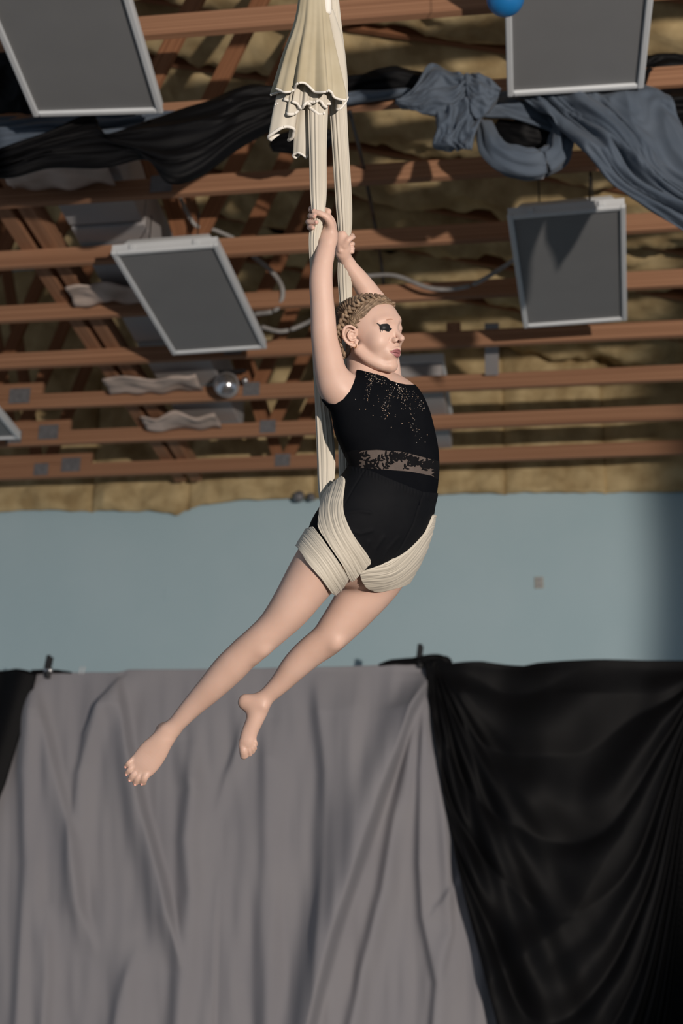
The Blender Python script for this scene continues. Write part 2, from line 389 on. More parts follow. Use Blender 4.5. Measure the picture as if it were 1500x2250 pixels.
# cables
def cable(pts, r, label, m=None, name='cable'):
    P = [atY(a, b, y) for a, b, y in pts]; v, f = world_tube(P, r, 8, 8)
    o = link(name, mesh(name, v, f), m or M['cable']); tag(o, label, 'cable'); return o
cable([(394, 430, 6.75), (408, 462, 6.75), (432, 497, 6.8), (470, 505, 6.9), (513, 523, 7.0)], 0.012, 'ribbed flexible conduit above the left hanging light')
cable([(555, 562, 7.35), (600, 600, 7.4), (621, 640, 7.4), (606, 680, 7.45), (560, 690, 7.5)], 0.015, 'curled grey cable right of the left hanging light')
cable([(575, 718, 7.7), (620, 728, 7.7), (672, 710, 7.7), (720, 680, 7.6), (760, 640, 7.5)], 0.014, 'long sagging grey cable between hanging light and raised arm')
cable([(770, 610, 7.35), (812, 606, 7.35), (870, 606, 7.3), (950, 634, 7.25), (1030, 628, 7.2), (1100, 590, 7.1), (1142, 560, 7.0)], 0.013, 'sagging grey cable running right to the hanging light')
cable([(768, 245, 5.6), (792, 340, 6.05), (815, 450, 6.6), (835, 560, 7.2), (843, 630, 7.6)], 0.010, 'dark thin cable behind the silks running over the trusses', M['rod'])
cable([(1297, 330, 6.35), (1296, 400, 6.35), (1295, 440, 6.35)], 0.006, 'short dark wire above the right hanging light', M['rod'])

# stage lamp resting on a chord
yl = truss_Y[7]-0.16
c = atY(500, 842, yl); sl = empty('stage_lamp', c); tag(sl, 'small silver stage lamp resting on a truss, left of the performer', 'lamp')
def cyl(name, p0, p1, r0, r1, m, parent=None, seg=24):
    p0, p1 = np.array(p0, float), np.array(p1, float); v, f = sweep(np.array([p0, p0*0.5+p1*0.5, p1]), np.array([r0, (r0+r1)/2, r1]), np.array([r0, (r0+r1)/2, r1]), seg)
    return link(name, mesh(name, v, f), m, parent)
cyl('can', c+np.array([-0.02, 0.16, 0.03]), c+np.array([0.0, -0.04, -0.03]), 0.06, 0.085, M['duct'], sl)
cyl('reflector', c+np.array([0.0, -0.041, -0.03]), c+np.array([0.0, -0.06, -0.036]), 0.078, 0.07, M['chrome'], sl)
box_obj('yoke', c+np.array([0.0, 0.05, 0.11]), (0.22, 0.02, 0.02), M['rod'], sl)
cyl('knob', c+np.array([0.10, 0.03, 0.03]), c+np.array([0.125, 0.03, 0.03]), 0.022, 0.022, M['chrome'], sl, 12)

# balloon
bc = at(1110, -6, 5.4); br = 42*5.4/F
bl = empty('balloon', bc-np.array([0, 0, br])); tag(bl, 'shiny blue balloon at the top edge of the picture', 'balloon')
bm = bmesh.new(); bmesh.ops.create_uvsphere(bm, u_segments=40, v_segments=24, radius=br)
for v in bm.verts:
    if v.co.z > 0: v.co.z *= 1.12; v.co.x *= 1-0.12*(v.co.z/br)**2; v.co.y *= 1-0.12*(v.co.z/br)**2
    v.co += Vector(bc)
link('skin', bm_mesh('balloon_skin', bm), M['balloon'], bl)
cyl('knot', bc+np.array([0, 0, br*1.08]), bc+np.array([0, 0, br*1.22]), 0.006, 0.012, M['balloon'], bl, 12)
v, f = world_tube([bc+np.array([0, 0, br*1.2]), bc+np.array([0.01, 0, br*1.6]), np.array([bc[0], bc[1], HC+0.02])], 0.002, 6)
link('string', mesh('string', v, f), M['cable'], bl)

# wall socket and marks
p = atY(1184, 1281, YW); ws = empty('wall_socket', p); tag(ws, 'small ivory wall socket on the teal wall at right', 'socket')
box_obj('plate', p+np.array([0, -0.006, 0]), (0.068, 0.012, 0.095), M['socket'], ws, bev=0.004)
for dz in (-0.022, 0.022): box_obj('outlet', p+np.array([0, -0.0135, dz]), (0.036, 0.004, 0.03), M['duct'], ws, bev=0.002)
p = atY(366, 1305, YW); o = box_obj('wall_patch', p+np.array([0, -0.002, 0]), (0.035, 0.004, 0.11), M['wall'], None, bev=0.002); tag(o, 'painted-over plate on the teal wall, left of the legs', 'cover plate')
for i, (px, py, r) in enumerate(((657, 1091, 0.045), (684, 1092, 0.032))):
    p = atY(px, py, YW-0.12); bm = bmesh.new(); bmesh.ops.create_icosphere(bm, subdivisions=3, radius=r)
    for v in bm.verts: v.co *= 1+0.25*mnoise.noise(v.co*40); v.co += Vector(p)
    o = link('insulation_tuft', bm_mesh('insulation_tuft', bm), M['plate']); tag(o, ('larger' if i == 0 else 'smaller')+' grey tuft stuck at the top of the teal wall', 'tuft', 'grey tufts on wall')

# ------------------------------------------------------------------ curtains
YC = 9.1
def vnoise(x, y): return mnoise.noise((x, y, 0.37))
def cloth(name, top, left, right, fold, m, label, y_plane=YC, nu=220, nv=240, ybot=2900, gamma=1.0, category='curtain'):
    """a hanging cloth: outline in photo pixels on the plane Y = y_plane, folds in metres towards the camera"""
    tx = [a for a, b in top]; ty = [b for a, b in top]
    v = ((np.arange(nv)/(nv-1))**gamma)[:, None]; u = (np.arange(nu)/(nu-1))[None, :]; yy = 1470 + (ybot-1470)*v
    xl = np.interp(yy, [p[1] for p in left], [p[0] for p in left]); xr = np.interp(yy, [p[1] for p in right], [p[0] for p in right])
    PX = xl+(xr-xl)*u; t = np.interp(PX, tx, ty); PY = t + (ybot-t)*v
    X = PX.ravel(); Y = PY.ravel(); H = fold(X, Y)
    d = FW + ((X-750)/F)[:, None]*RT - ((Y-1125)/F)[:, None]*UP; V = CAM + d*((y_plane-CAM[1])/d[:, 1])[:, None]; V[:, 1] -= H
    o = link(name, mesh(name, V, grid_faces(nu, nv)), m); md = o.modifiers.new('thick', 'SOLIDIFY'); md.thickness = 0.003; md.offset = 1
    if label: tag(o, label, category)
    return o
def ridge(x, y, line, amp, wl, wr=None, fade=(1e9, -1e9)):
    wr = wl if wr is None else wr
    ys = [p[1] for p in line]; xs = [p[0] for p in line]; s = x - np.interp(y, ys, xs)
    k = np.clip((y-ys[0])/90+0.15, 0, 1)*np.clip((ys[-1]-y)/120+0.2, 0, 1) if ys[-1] < 2250 else np.clip((y-ys[0])/90+0.25, 0, 1)
    return amp*k*np.where(s < 0, np.exp(-(s/wl)**2), np.exp(-(s/wr)**2))
def grey_fold(x, y):
    h = np.zeros_like(x)
    R = [([(262, 1482), (285, 1640), (318, 1790), (355, 1920), (400, 2110)], .075, 42, 9),
         ([(285, 1482), (235, 1545), (195, 1615), (188, 1660)], .055, 9, 40),
         ([(412, 1650), (428, 1740), (415, 1850), (425, 1960), (400, 2260)], .05, 24, 26),
         ([(592, 1600), (592, 1800), (588, 2260)], .045, 22, 30),
         ([(545, 1560), (530, 1640), (505, 1700), (480, 1790)], .03, 12, 20),
         ([(700, 1500), (722, 1700), (718, 1900), (705, 2260)], .05, 20, 75),
         ([(790, 1480), (775, 1700), (762, 1900)], .03, 25, 30),
         ([(85, 1500), (62, 1700), (72, 1900), (50, 2260)], .04, 20, 26),
         ([(80, 1510), (135, 1740), (165, 1850), (180, 2000), (205, 2080)], .05, 38, 12),
         ([(240, 1540), (180, 1700), (165, 1850), (160, 1990)], .03, 14, 24),
         ([(945, 1500), (905, 1580), (880, 1650), (845, 1740), (803, 1870), (740, 2060), (680, 2300)], .13, 60, 7),
         ([(938, 1500), (905, 1650), (872, 1800), (845, 1960), (800, 2140), (770, 2300)], .055, 16, 26),
         ([(940, 1560), (928, 1700), (925, 1900), (932, 2020), (962, 2160), (950, 2300)], .045, 10, 30),
         ([(950, 1600), (975, 1800), (985, 1920), (990, 2050), (965, 2160)], .03, 20, 9),
         ([(478, 1950), (472, 2100), (466, 2300)], .02, 26, 5),
         ([(310, 2080), (280, 2180), (250, 2300)], .04, 20, 34),
         ([(105, 2000), (110, 2150), (100, 2300)], .035, 22, 12),
         ([(205, 1480), (208, 1560)], .02, 16, 16), ([(640, 1466), (645, 1560)], .02, 18, 18), ([(865, 1462), (850, 1560)], .03, 20, 16)]
    for l, a, wl, wr in R: h += ridge(x, y, l, a*1.6, wl, wr)
    # crease pinched at the right hem
    d, al = line_dist(x, y, [(1012, 1935), (975, 1985), (960, 2000)]); h += 0.035*np.exp(-(d/np.where(d > 0, 7, 26))**2)*np.exp(-((al-40)/60)**2)
    n = np.array([vnoise(a*0.016, b*0.0022) + 0.5*vnoise(a*0.04+9, b*0.006) for a, b in zip(x, y)])
    return h + 0.034*n*np.clip((y-1465)/120, 0.15, 1) + 0.02
cloth('curtain', [(70, 1482), (140, 1479), (260, 1480), (285, 1473), (460, 1472), (600, 1469), (760, 1466), (860, 1462), (890, 1455), (940, 1462)],
      [(70, 1470), (40, 1600), (8, 1720), (-60, 1850), (-160, 2050), (-200, 2900)], [(937, 1470), (950, 1600), (985, 1790), (1014, 1930), (1040, 2040), (1095, 2250), (1200, 2900)],
      grey_fold, M['grey'], 'wide grey cotton curtain hanging in creased folds below the performer', nu=330, nv=300, gamma=1.15)
def black_right_fold(x, y):
    t = np.clip((x-905)/640, 0.02, 0.98); sag = (y-1462)/np.maximum(4*t*(1-t), 0.10)
    n = np.array([vnoise(a*0.004, b*0.004) for a, b in zip(x, y)])
    ph = sag/62 + 1.6*n
    w = np.clip((x-945)/70, 0, 1)*np.clip((y-1470)/60, 0, 1)
    h = 0.05*np.abs(np.sin(ph))**1.3*w + 0.006*np.sin(sag/21+3*n)*w*np.clip((y-1520)/200, 0, 1)
    # fan of folds falling from the clamp
    ang = np.degrees(np.arctan2(x-948, np.maximum(y-1440, 1))); fan = np.exp(-((ang-14)/14)**2)
    h += 0.022*fan*np.sin(ang*0.8)
    # long diagonal folds lower right
    d, al = line_dist(x, y, [(1500, 1620), (1420, 1860), (1300, 2060), (1095, 2220)]); k = np.clip(d/60, 0, 1)
    h += k*0.03*np.sin(d/34+1.5*n)
    n2 = np.array([vnoise(a*0.02+40, b*0.012) for a, b in zip(x, y)])
    return h + 0.006*n2 + 0.035
cloth('curtain', [(930, 1462), (945, 1449), (970, 1448), (985, 1462), (1060, 1457), (1150, 1464), (1180, 1459), (1330, 1454), (1700, 1448)],
      [(932, 1470), (948, 1600), (980, 1790), (1010, 1930), (1036, 2040), (1091, 2250), (1196, 2900)], [(1700, 1470), (1700, 2900)],
      black_right_fold, M['black'], 'black jersey curtain swagged in deep folds at right', y_plane=YC-0.09, nu=300, nv=320, gamma=1.1)
def black_left_fold(x, y):
    d, al = line_dist(x, y, [(78, 1470), (40, 1600), (-10, 1760), (-60, 1900)])
    return 0.025*np.sin(d/15) + 0.03
cloth('curtain', [(-400, 1474), (0, 1474), (40, 1473), (84, 1480)], [(-400, 1470), (-400, 2900)], [(84, 1470), (62, 1560), (38, 1640), (14, 1720), (-30, 1830), (-130, 2050), (-180, 2900)],
      black_left_fold, M['black'], 'narrow black curtain at the lower left edge', y_plane=YC-0.06, nu=90, nv=160)
# the rod they hang from
r0, r1 = atY(-300, 1490, YC), atY(1700, 1466, YC)
zr = (atY(500, 1478, YC)[2])
v, f = world_tube([(r0[0], YC, atY(-300, 1492, YC)[2]), ((r0[0]+r1[0])/2, YC+0.0, (atY(-300, 1492, YC)[2]+atY(1700, 1462, YC)[2])/2), (r1[0], YC, atY(1700, 1462, YC)[2])], 0.014, 12)
tag(link('curtain_rod', mesh('curtain_rod', v, f), M['rod']), 'black rod carrying the curtains', 'curtain rod')
def clamp(px, py, label):
    p = atY(px, py, YC-0.05); t = empty('spring_clamp', p); tag(t, label, 'clamp', 'black spring clamps on the curtain rod')
    Rx = Matrix.Rotation(0.12, 3, 'Y')
    box_obj('handle', p+np.array([-0.005, -0.015, 0.02]), (0.030, 0.016, 0.095), M['rod'], t, Rx, 0.005)
    box_obj('handle', p+np.array([0.0, 0.025, 0.02]), (0.030, 0.016, 0.09), M['rod'], t, Rx, 0.005)
    cyl('spring', p+np.array([-0.025, 0.0, -0.035]), p+np.array([0.025, 0.0, -0.035]), 0.016, 0.016, M['chrome'], t, 14)
    for s in (-1, 1): box_obj('jaw', p+np.array([0.0, 0.016*s, -0.065]), (0.028, 0.014, 0.05), M['rod'], t, Matrix.Rotation(-0.2*s, 3, 'X'), 0.004)
clamp(107, 1462, 'black spring clamp on the rod at the left black curtain')
clamp(923, 1438, 'black spring clamp where grey and right black curtain meet')
p = atY(181, 1471, YC-0.03); t = empty('clear_clip', p); tag(t, 'small clear plastic clip on the rod near the left clamp', 'clip')
for s in (-1, 1): cyl('loop', p+np.array([0.012*s-0.008, 0, -0.03]), p+np.array([0.012*s+0.003, 0, 0.018]), 0.005, 0.006, M['white'], t, 10)
# bunched black cloth left over on the rod
def bundle(pts, rad, m, label, name='fabric_bundle'):
    P = catmull([atY(a, b, y) for a, b, y in pts], 8); n = len(P); rr = np.interp(np.linspace(0, 1, n), np.linspace(0, 1, len(rad)), rad)
    v, f = sweep(P, rr, rr, 28, corr=lambda s, t: 0.14*math.sin(5*t+6*s)+0.10*math.sin(9*t-11*s)+0.15*mnoise.noise((s*9, math.cos(t)*2, math.sin(t)*2)))
    o = link(name, mesh(name, v, f), m); tag(o, label, 'fabric'); return o
bundle([(832, 1462, YC-0.02), (862, 1455, YC-0.03), (905, 1453, YC-0.05), (945, 1450, YC-0.06), (978, 1454, YC-0.05), (990, 1462, YC-0.03)], [.008, .018, .02, .036, .034, .015], M['black'], 'bunched black cloth end on the rod beside the right clamp')
bundle([(70, 1478, YC-0.03), (110, 1475, YC-0.03), (157, 1478, YC-0.02)], [.016, .014, .006], M['black'], 'thin black cloth end on the rod beside the left clamp')

# ------------------------------------------------------------------ cloth draped from the trusses
def drape(name, top, bot, m, label, pleats=5, amp=0.03, nu=90, nv=44, seed=0, parent=None, cat='fabric'):
    """cloth between two edges given as (px, py, world Y); pleats run along its length"""
    A = catmull(top, 10); B = catmull(bot, 10)
    ra = np.linspace(0, 1, len(A)); ia = np.linspace(0, 1, nu); rb = np.linspace(0, 1, len(B))
    A = np.stack([np.interp(ia, ra, A[:, k]) for k in range(3)], 1); B = np.stack([np.interp(ia, rb, B[:, k]) for k in range(3)], 1)
    PA = np.array([atY(*q) for q in A]); PB = np.array([atY(*q) for q in B]); V = []
    for j in range(nv):
        v = j/(nv-1)
        for i in range(nu):
            u = i/(nu-1); p = PA[i]*(1-v)+PB[i]*v
            w = math.sin(math.pi*min(1, max(0, v)))**0.4
            n = mnoise.noise((u*3+seed*7, v*2.5, seed))
            vv = v+0.16*n+0.08*math.sin(3*u+seed); h = amp*(1.6*(1-2*abs(mnoise.noise((u*2.2, vv*pleats*0.9, seed+5)))) + 0.7*(1-2*abs(mnoise.noise((u*3.5, vv*pleats*2.3, seed+9)))) + 0.25*math.sin(math.pi*2*pleats*vv)) + 0.05*w
            V.append(p - FW*h)
    o = link(name, mesh(name, V, grid_faces(nu, nv)), m, parent); md = o.modifiers.new('thick', 'SOLIDIFY'); md.thickness = 0.004
    if label: tag(o, label, cat)
    return o
YB = truss_Y[2]
drape('fabric_swag', [(-60, 350, YB-.1), (0, 331, YB-.1), (93, 299, YB-.1), (205, 257, YB-.08), (222, 300, YB-.1), (350, 261, YB-.1), (467, 219, YB-.1), (555, 192, YB-.08), (625, 200, YB-.05)],
      [(-60, 396, YB-.1), (30, 396, YB-.1), (117, 374, YB-.1), (233, 374, YB-.1), (325, 356, YB-.12), (375, 409, YB-.15), (448, 387, YB-.12), (537, 322, YB-.1), (650, 262, YB-.05)], M['black'], 'black swag of cloth draped under the trusses at upper left', 5, 0.03, nu=140, seed=1)
drape('fabric_swag', [(-60, 262, YB+.02), (100, 256, YB+.02), (250, 250, YB+.02), (420, 250, YB+.02)], [(-60, 350, YB-.02), (100, 330, YB-.02), (250, 325, YB-.02), (420, 262, YB-.02)], M['blue'], 'slate blue cloth between upper left light and black swag', 6, 0.015, seed=2)
drape('fabric_swag', [(-80, 100, YB-.3), (20, 104, YB-.3), (90, 120, YB-.3)], [(-80, 250, YB-.1), (20, 250, YB-.1), (90, 255, YB-.1)], M['black'], 'black cloth behind the upper left light at the picture edge', 3, 0.02, seed=3)
bundle([(598, 318, YB+.1), (650, 312, YB+.1), (700, 305, YB+.1), (730, 300, YB+.1)], [.03, .06, .06, .03], M['black'], 'bunched black cloth behind the silk tails')
bundle([(745, 192, YB-.02), (800, 185, YB-.03), (870, 175, YB-.04), (940, 188, YB-.03), (990, 195, YB-.02)], [.04, .045, .055, .045, .03], M['black'], 'rolled black cloth lying along a truss right of the silks')
drape('fabric_swag', [(745, 208, YB-.04), (800, 204, YB-.04), (900, 200, YB-.05)], [(745, 236, YB-.05), (800, 226, YB-.05), (900, 212, YB-.05)], M['blue'], 'strip of blue cloth under the rolled black cloth', 2, 0.01, nu=30, nv=12, seed=4)
# the knotted bow
kb = atY(1025, 185, YB-.15); bow = empty('fabric_bow', kb); tag(bow, 'slate blue cloth tied in a big bow right of the silks', 'fabric')
drape('bow_loop', [(868, 234, YB-.12), (905, 205, YB-.14), (945, 148, YB-.16), (990, 166, YB-.2), (1024, 178, YB-.2)], [(868, 236, YB-.12), (905, 250, YB-.14), (940, 262, YB-.18), (990, 250, YB-.2), (1030, 205, YB-.2)], M['blue'], None, 4, 0.03, 60, 36, 5, bow)
drape('bow_tail', [(955, 255, YB-.2), (957, 290, YB-.2), (950, 322, YB-.2), (985, 338, YB-.2)], [(1052, 212, YB-.24), (1056, 262, YB-.22), (1042, 300, YB-.22), (1034, 337, YB-.2)], M['blue'], None, 4, 0.025, 50, 30, 6, bow)
drape('bow_loop', [(1018, 172, YB-.22), (1040, 168, YB-.24), (1066, 178, YB-.24), (1096, 205, YB-.2)], [(1020, 205, YB-.22), (1035, 258, YB-.24), (1058, 262, YB-.24), (1086, 232, YB-.2)], M['blue'], None, 3, 0.025, 50, 30, 7, bow)
o = bundle([(1012, 172, YB-.24), (1024, 182, YB-.28), (1028, 200, YB-.26)], [.012, .026, .018], M['blue'], None, 'knot'); o.parent = bow; o.matrix_parent_inverse = Matrix.Translation(bow.location).inverted()
for k_ in ('label', 'category'):
    if k_ in o: del o[k_]
drape('fabric_swag', [(1060, 205, YB-.02), (1130, 205, YB-.02), (1230, 205, YB), (1300, 205, YB)], [(1060, 262, YB-.05), (1130, 268, YB-.06), (1230, 300, YB-.06), (1300, 330, YB-.04)], M['blue'], 'flat blue cloth under the light beside the bow', 2, 0.02, seed=8)
bundle([(1062, 275, YB-.1), (1080, 325, YB-.14), (1120, 352, YB-.16), (1175, 362, YB-.16), (1222, 340, YB-.14), (1235, 290, YB-.1), (1215, 262, YB-.06)], [.035, .055, .062, .065, .055, .05, .04], M['blue'], 'hanging loop of blue cloth below the bow', 'fabric_loop')
bundle([(1090, 285, YB), (1150, 300, YB), (1215, 310, YB)], [.04, .07, .05], M['black'], 'black cloth tucked inside the blue loop')
drape('fabric_swag', [(1290, 199, YB-.06), (1340, 250, YB-.14), (1400, 320, YB-.2), (1470, 385, YB-.26), (1600, 470, YB-.34)], [(1120, 215, YB-.06), (1215, 275, YB-.16), (1280, 350, YB-.22), (1380, 445, YB-.28), (1600, 580, YB-.34)], M['blue'], 'long blue swag sweeping down to the right edge', 4, 0.05, 110, 56, seed=9)
drape('fabric_swag', [(1270, 190, YB-.1), (1330, 190, YB-.1), (1400, 190, YB-.1), (1460, 220, YB-.1)], [(1300, 300, YB-.16), (1370, 330, YB-.16), (1450, 390, YB-.16), (1560, 440, YB-.16)], M['blue'], 'pleated blue cloth between right light and long swag', 2, 0.03, 90, 40, seed=10)
drape('fabric_swag', [(1380, 130, YB+.1), (1440, 128, YB+.1), (1600, 135, YB+.1)], [(1390, 290, YB), (1450, 285, YB), (1600, 290, YB)], M['black'], 'black cloth behind the right edge of the upper right light', 4, 0.03, seed=11)

# ------------------------------------------------------------------ the performer
NEAR_LEG = [(722, 1200), (679, 1274), (638, 1336), (599, 1380), (562, 1413), (463, 1512)]
FAR_LEG = [(850, 1215), (808, 1300), (769, 1345), (738, 1382), (722, 1404), (613, 1504)]
# The body is one smooth solid: rounded limbs blended into each other in a distance field, then skinned.
# Field coordinates are photo pixels around the performer: x right, y down, z towards the camera.
CELL = 1.7
GX0, GX1, GY0, GY1, GZ0, GZ1 = 258, 992, 440, 1745, -178, 172
gx = np.arange(GX0, GX1, CELL, dtype=np.float32); gy = np.arange(GY0, GY1, CELL, dtype=np.float32); gz = np.arange(GZ0, GZ1, CELL, dtype=np.float32)
FLD = np.full((len(gx), len(gy), len(gz)), 12.0, np.float32)
def sl(g, a, b): return slice(max(0, int(np.searchsorted(g, a))), min(len(g), int(np.searchsorted(g, b))+1))
def blend(S, d, k, cut=False):
    A = FLD[S]
    if cut:                                                   # carve d out of the body
        h = np.clip(0.5 - 0.5*(A+d)/k, 0, 1); FLD[S] = A*(1-h) - d*h + k*h*(1-h)
    else:
        h = np.clip(0.5 + 0.5*(A-d)/k, 0, 1); FLD[S] = A*(1-h) + d*h - k*h*(1-h)
def limb(S, k=8.0, n=5, alpha=False, cut=False):
    """stations (x, y, z, a, b[, alpha]) as in tube_px"""
    S = catmull(np.array(S, float), n); c = S[:, :3]; rmax = S[:, 3:5].max(); m = rmax + k + 4
    B = (sl(gx, c[:, 0].min()-m, c[:, 0].max()+m), sl(gy, c[:, 1].min()-m, c[:, 1].max()+m), sl(gz, c[:, 2].min()-m, c[:, 2].max()+m))
    D = np.full((B[0].stop-B[0].start, B[1].stop-B[1].start, B[2].stop-B[2].start), 30.0, np.float32)
    Zv = np.array([0, 0, 1.0])
    for i in range(len(S)-1):
        p, q = c[i], c[i+1]; T = q-p; L = np.linalg.norm(T)
        if L < 1e-6: continue
        T = T/L; e = np.cross(T, Zv); e = np.array([1.0, 0, 0]) - T*T[0] if np.linalg.norm(e) < 0.08 else e; e /= np.linalg.norm(e)
        if e[0] < 0: e = -e
        w = np.cross(e, T); w /= np.linalg.norm(w); w = -w if w[2] < 0 else w
        if alpha: al = math.radians(S[i, 5]); e, w = -math.sin(al)*e + math.cos(al)*w, math.cos(al)*e + math.sin(al)*w
        mm = max(S[i, 3:5].max(), S[i+1, 3:5].max()) + k + 4
        s0 = (sl(gx, min(p[0], q[0])-mm, max(p[0], q[0])+mm), sl(gy, min(p[1], q[1])-mm, max(p[1], q[1])+mm), sl(gz, min(p[2], q[2])-mm, max(p[2], q[2])+mm))
        X = gx[s0[0]][:, None, None]-p[0]; Y = gy[s0[1]][None, :, None]-p[1]; Zz = gz[s0[2]][None, None, :]-p[2]
        t = X*T[0]+Y*T[1]+Zz*T[2]; tc = np.clip(t, 0, L); s_ = t-tc; u = X*e[0]+Y*e[1]+Zz*e[2]; v = X*w[0]+Y*w[1]+Zz*w[2]
        f = tc/L; ra = S[i, 3]+(S[i+1, 3]-S[i, 3])*f; rb = S[i, 4]+(S[i+1, 4]-S[i, 4])*f; rs = np.minimum(ra, rb)
        qq = np.sqrt((u/ra)**2+(v/rb)**2+(s_/rs)**2)+1e-6; gr = np.sqrt((u/ra**2)**2+(v/rb**2)**2+(s_/rs**2)**2)+1e-6
        d = np.clip(qq*(qq-1)/gr, -60, 30).astype(np.float32)
        loc = tuple(slice(a.start-b_.start, a.stop-b_.start) for a, b_ in zip(s0, B)); D[loc] = np.minimum(D[loc], d)
    blend(B, D, k, cut)
def ball(c, r, ax=None, k=8.0, cut=False):
    """ellipsoid with half sizes r along the three directions ax (default: picture x, y, z)"""
    c = np.array(c, float); r = np.array(r, float); ax = np.eye(3) if ax is None else np.array(ax); m = r.max()+k+4
    B = (sl(gx, c[0]-m, c[0]+m), sl(gy, c[1]-m, c[1]+m), sl(gz, c[2]-m, c[2]+m))
    X = gx[B[0]][:, None, None]-c[0]; Y = gy[B[1]][None, :, None]-c[1]; Z = gz[B[2]][None, None, :]-c[2]
    q = [X*a[0]+Y*a[1]+Z*a[2] for a in ax]; k0 = np.sqrt(sum((q[i]/r[i])**2 for i in range(3)))+1e-6; k1 = np.sqrt(sum((q[i]/r[i]**2)**2 for i in range(3)))+1e-6
    blend(B, np.clip(k0*(k0-1)/k1, -60, 30).astype(np.float32), k, cut)
def rot2(a): a = math.radians(a); return [(math.cos(a), math.sin(a), 0), (-math.sin(a), math.cos(a), 0), (0, 0, 1)]

limb([(804, 816, 0, 38, 36, 38), (808, 836, 0, 48, 42, 38), (815, 860, 0, 78, 56, 38), (828, 902, 0, 124, 78, 40), (845, 940, -2, 126, 82, 42), (864, 1000, -4, 113, 81, 44), (866, 1045, -4, 109, 80, 46),
      (854, 1082, -4, 118, 86, 46), (836, 1122, -4, 130, 95, 46), (815, 1165, -4, 138, 98, 46), (798, 1200, -4, 126, 90, 46), (790, 1222, -4, 100, 74, 46)], 10, 6, alpha=True)
# near arm, then far arm
limb([(800, 880, 18, 44, 40), (768, 872, 48, 44, 42), (742, 852, 64, 42, 40), (727, 820, 66, 34.5, 35), (719.5, 785, 63, 31.5, 32), (712, 740, 58, 28.5, 29), (709.5, 695, 54, 27, 27), (707, 660, 50, 25.5, 26), (705, 630, 47, 25.5, 26), (705.5, 600, 44, 24.5, 24), (711, 570, 40, 21.5, 20), (717, 545, 35, 19, 16), (721, 525, 30, 17.5, 14)], 20)
ball((752, 858, 62), (36, 34, 34), None, 16)
limb([(838, 896, -40, 42, 40), (856, 872, -78, 32, 36), (853, 835, -92, 29, 32), (848, 790, -98, 28.5, 29), (845, 740, -104, 27, 27), (842, 705, -105, 25, 26), (832, 676, -98, 25, 26), (812, 646, -85, 24, 24), (790, 615, -68, 21, 21), (769, 586, -50, 16.5, 16), (757, 566, -38, 14.5, 13), (752, 552, -30, 14.5, 12)], 18)
# legs
limb([(778, 1150, 15, 70, 82), (738, 1204, 34, 68, 78), (704, 1244, 42, 60, 68), (681, 1273, 45, 54, 60), (638, 1336, 46, 45, 50), (601, 1379, 46, 37, 42), (565, 1412, 45, 35, 38), (533, 1440, 41, 34, 36), (505, 1468, 36, 34.5, 36), (463, 1512, 28, 29.5, 31), (419, 1556, 18, 22.5, 23), (384, 1595, 10, 18, 18), (366, 1613, 6, 18, 17)], 22)
limb([(848, 1160, -40, 84, 82), (838, 1218, -58, 75, 76), (824, 1260, -60, 66, 66), (806, 1295, -60, 57, 60), (769, 1345, -56, 48, 50), (740, 1380, -52, 41.5, 43), (718, 1405, -52, 37, 38), (679, 1435, -58, 33.5, 35), (647, 1466, -64, 29.5, 32), (613, 1504, -70, 22.5, 24), (586, 1530, -74, 18.5, 19), (572, 1546, -76, 18, 18)], 18)
ball((735, 1165, 4), (44, 46, 56), rot2(-45), 18)
ball((576, 1428, 63), (22, 16, 18), rot2(135), 9); ball((560, 1447, 55), (12, 10, 14), rot2(135), 10); ball((533, 1423, 30), (30, 16, 24), rot2(135), 14)      # near knee cap, shin top, hollow
ball((737, 1413, -27), (22, 17, 18), rot2(135), 9); ball((724, 1428, -40), (12, 10, 14), rot2(135), 10)
ball((495, 1465, 20), (44, 17, 26), rot2(135), 16); ball((652, 1448, -72), (44, 15, 24), rot2(133), 16)                              # calves
# near foot seen on its top
limb([(376, 1602, 8, 17, 17), (356, 1626, 11, 25, 19), (336, 1653, 13, 31, 17), (317, 1678, 15, 31, 13), (306, 1692, 15, 27, 10)], 10)
ball((356, 1602, -8), (17, 14, 16), rot2(130), 10); ball((384, 1608, 4), (9, 8, 10), None, 10); ball((362, 1602, 16), (9, 8, 8), None, 10)
for b_, t_, r_ in (((291, 1670), (277, 1683), 5.6), ((294, 1682), (278.5, 1699), 5.8), ((301, 1692), (285.5, 1713), 6.2), ((309, 1698), (297, 1721), 6.6), ((322, 1700), (313, 1719), 8.8)):
    mx, my = (b_[0]+t_[0])/2, (b_[1]+t_[1])/2
    limb([(b_[0]+4, b_[1]-5, 14, r_, r_), (mx-1, my, 21, r_, r_*0.9), (t_[0], t_[1], 14, r_, r_*0.85)], 3.0, 4)
# far foot seen on its inner side
limb([(578, 1538, -75, 18, 18), (568, 1560, -74, 22, 20), (557, 1588, -72, 19.5, 19), (547, 1612, -70, 19, 16), (543, 1632, -68, 19, 13), (542, 1642, -68, 17, 10)], 8)
limb([(566, 1545, -76, 17, 17), (550, 1545, -76, 20, 18), (537, 1542, -76, 19, 16)], 14); ball((579, 1554, -58), (8, 8, 7), None, 8)
for b_, t_, r_ in (((533, 1640), (536, 1661), 9.0), ((546, 1640), (548.5, 1658), 5.6), ((552, 1637), (555.5, 1652), 5.2), ((557, 1632), (560, 1645), 4.8), ((559, 1625), (562.5, 1636), 4.4)):
    limb([(b_[0], b_[1], -68, r_, r_), ((b_[0]+t_[0])/2, (b_[1]+t_[1])/2, -64, r_, r_), (t_[0], t_[1], -69, r_, r_*0.85)], 2.6, 4)
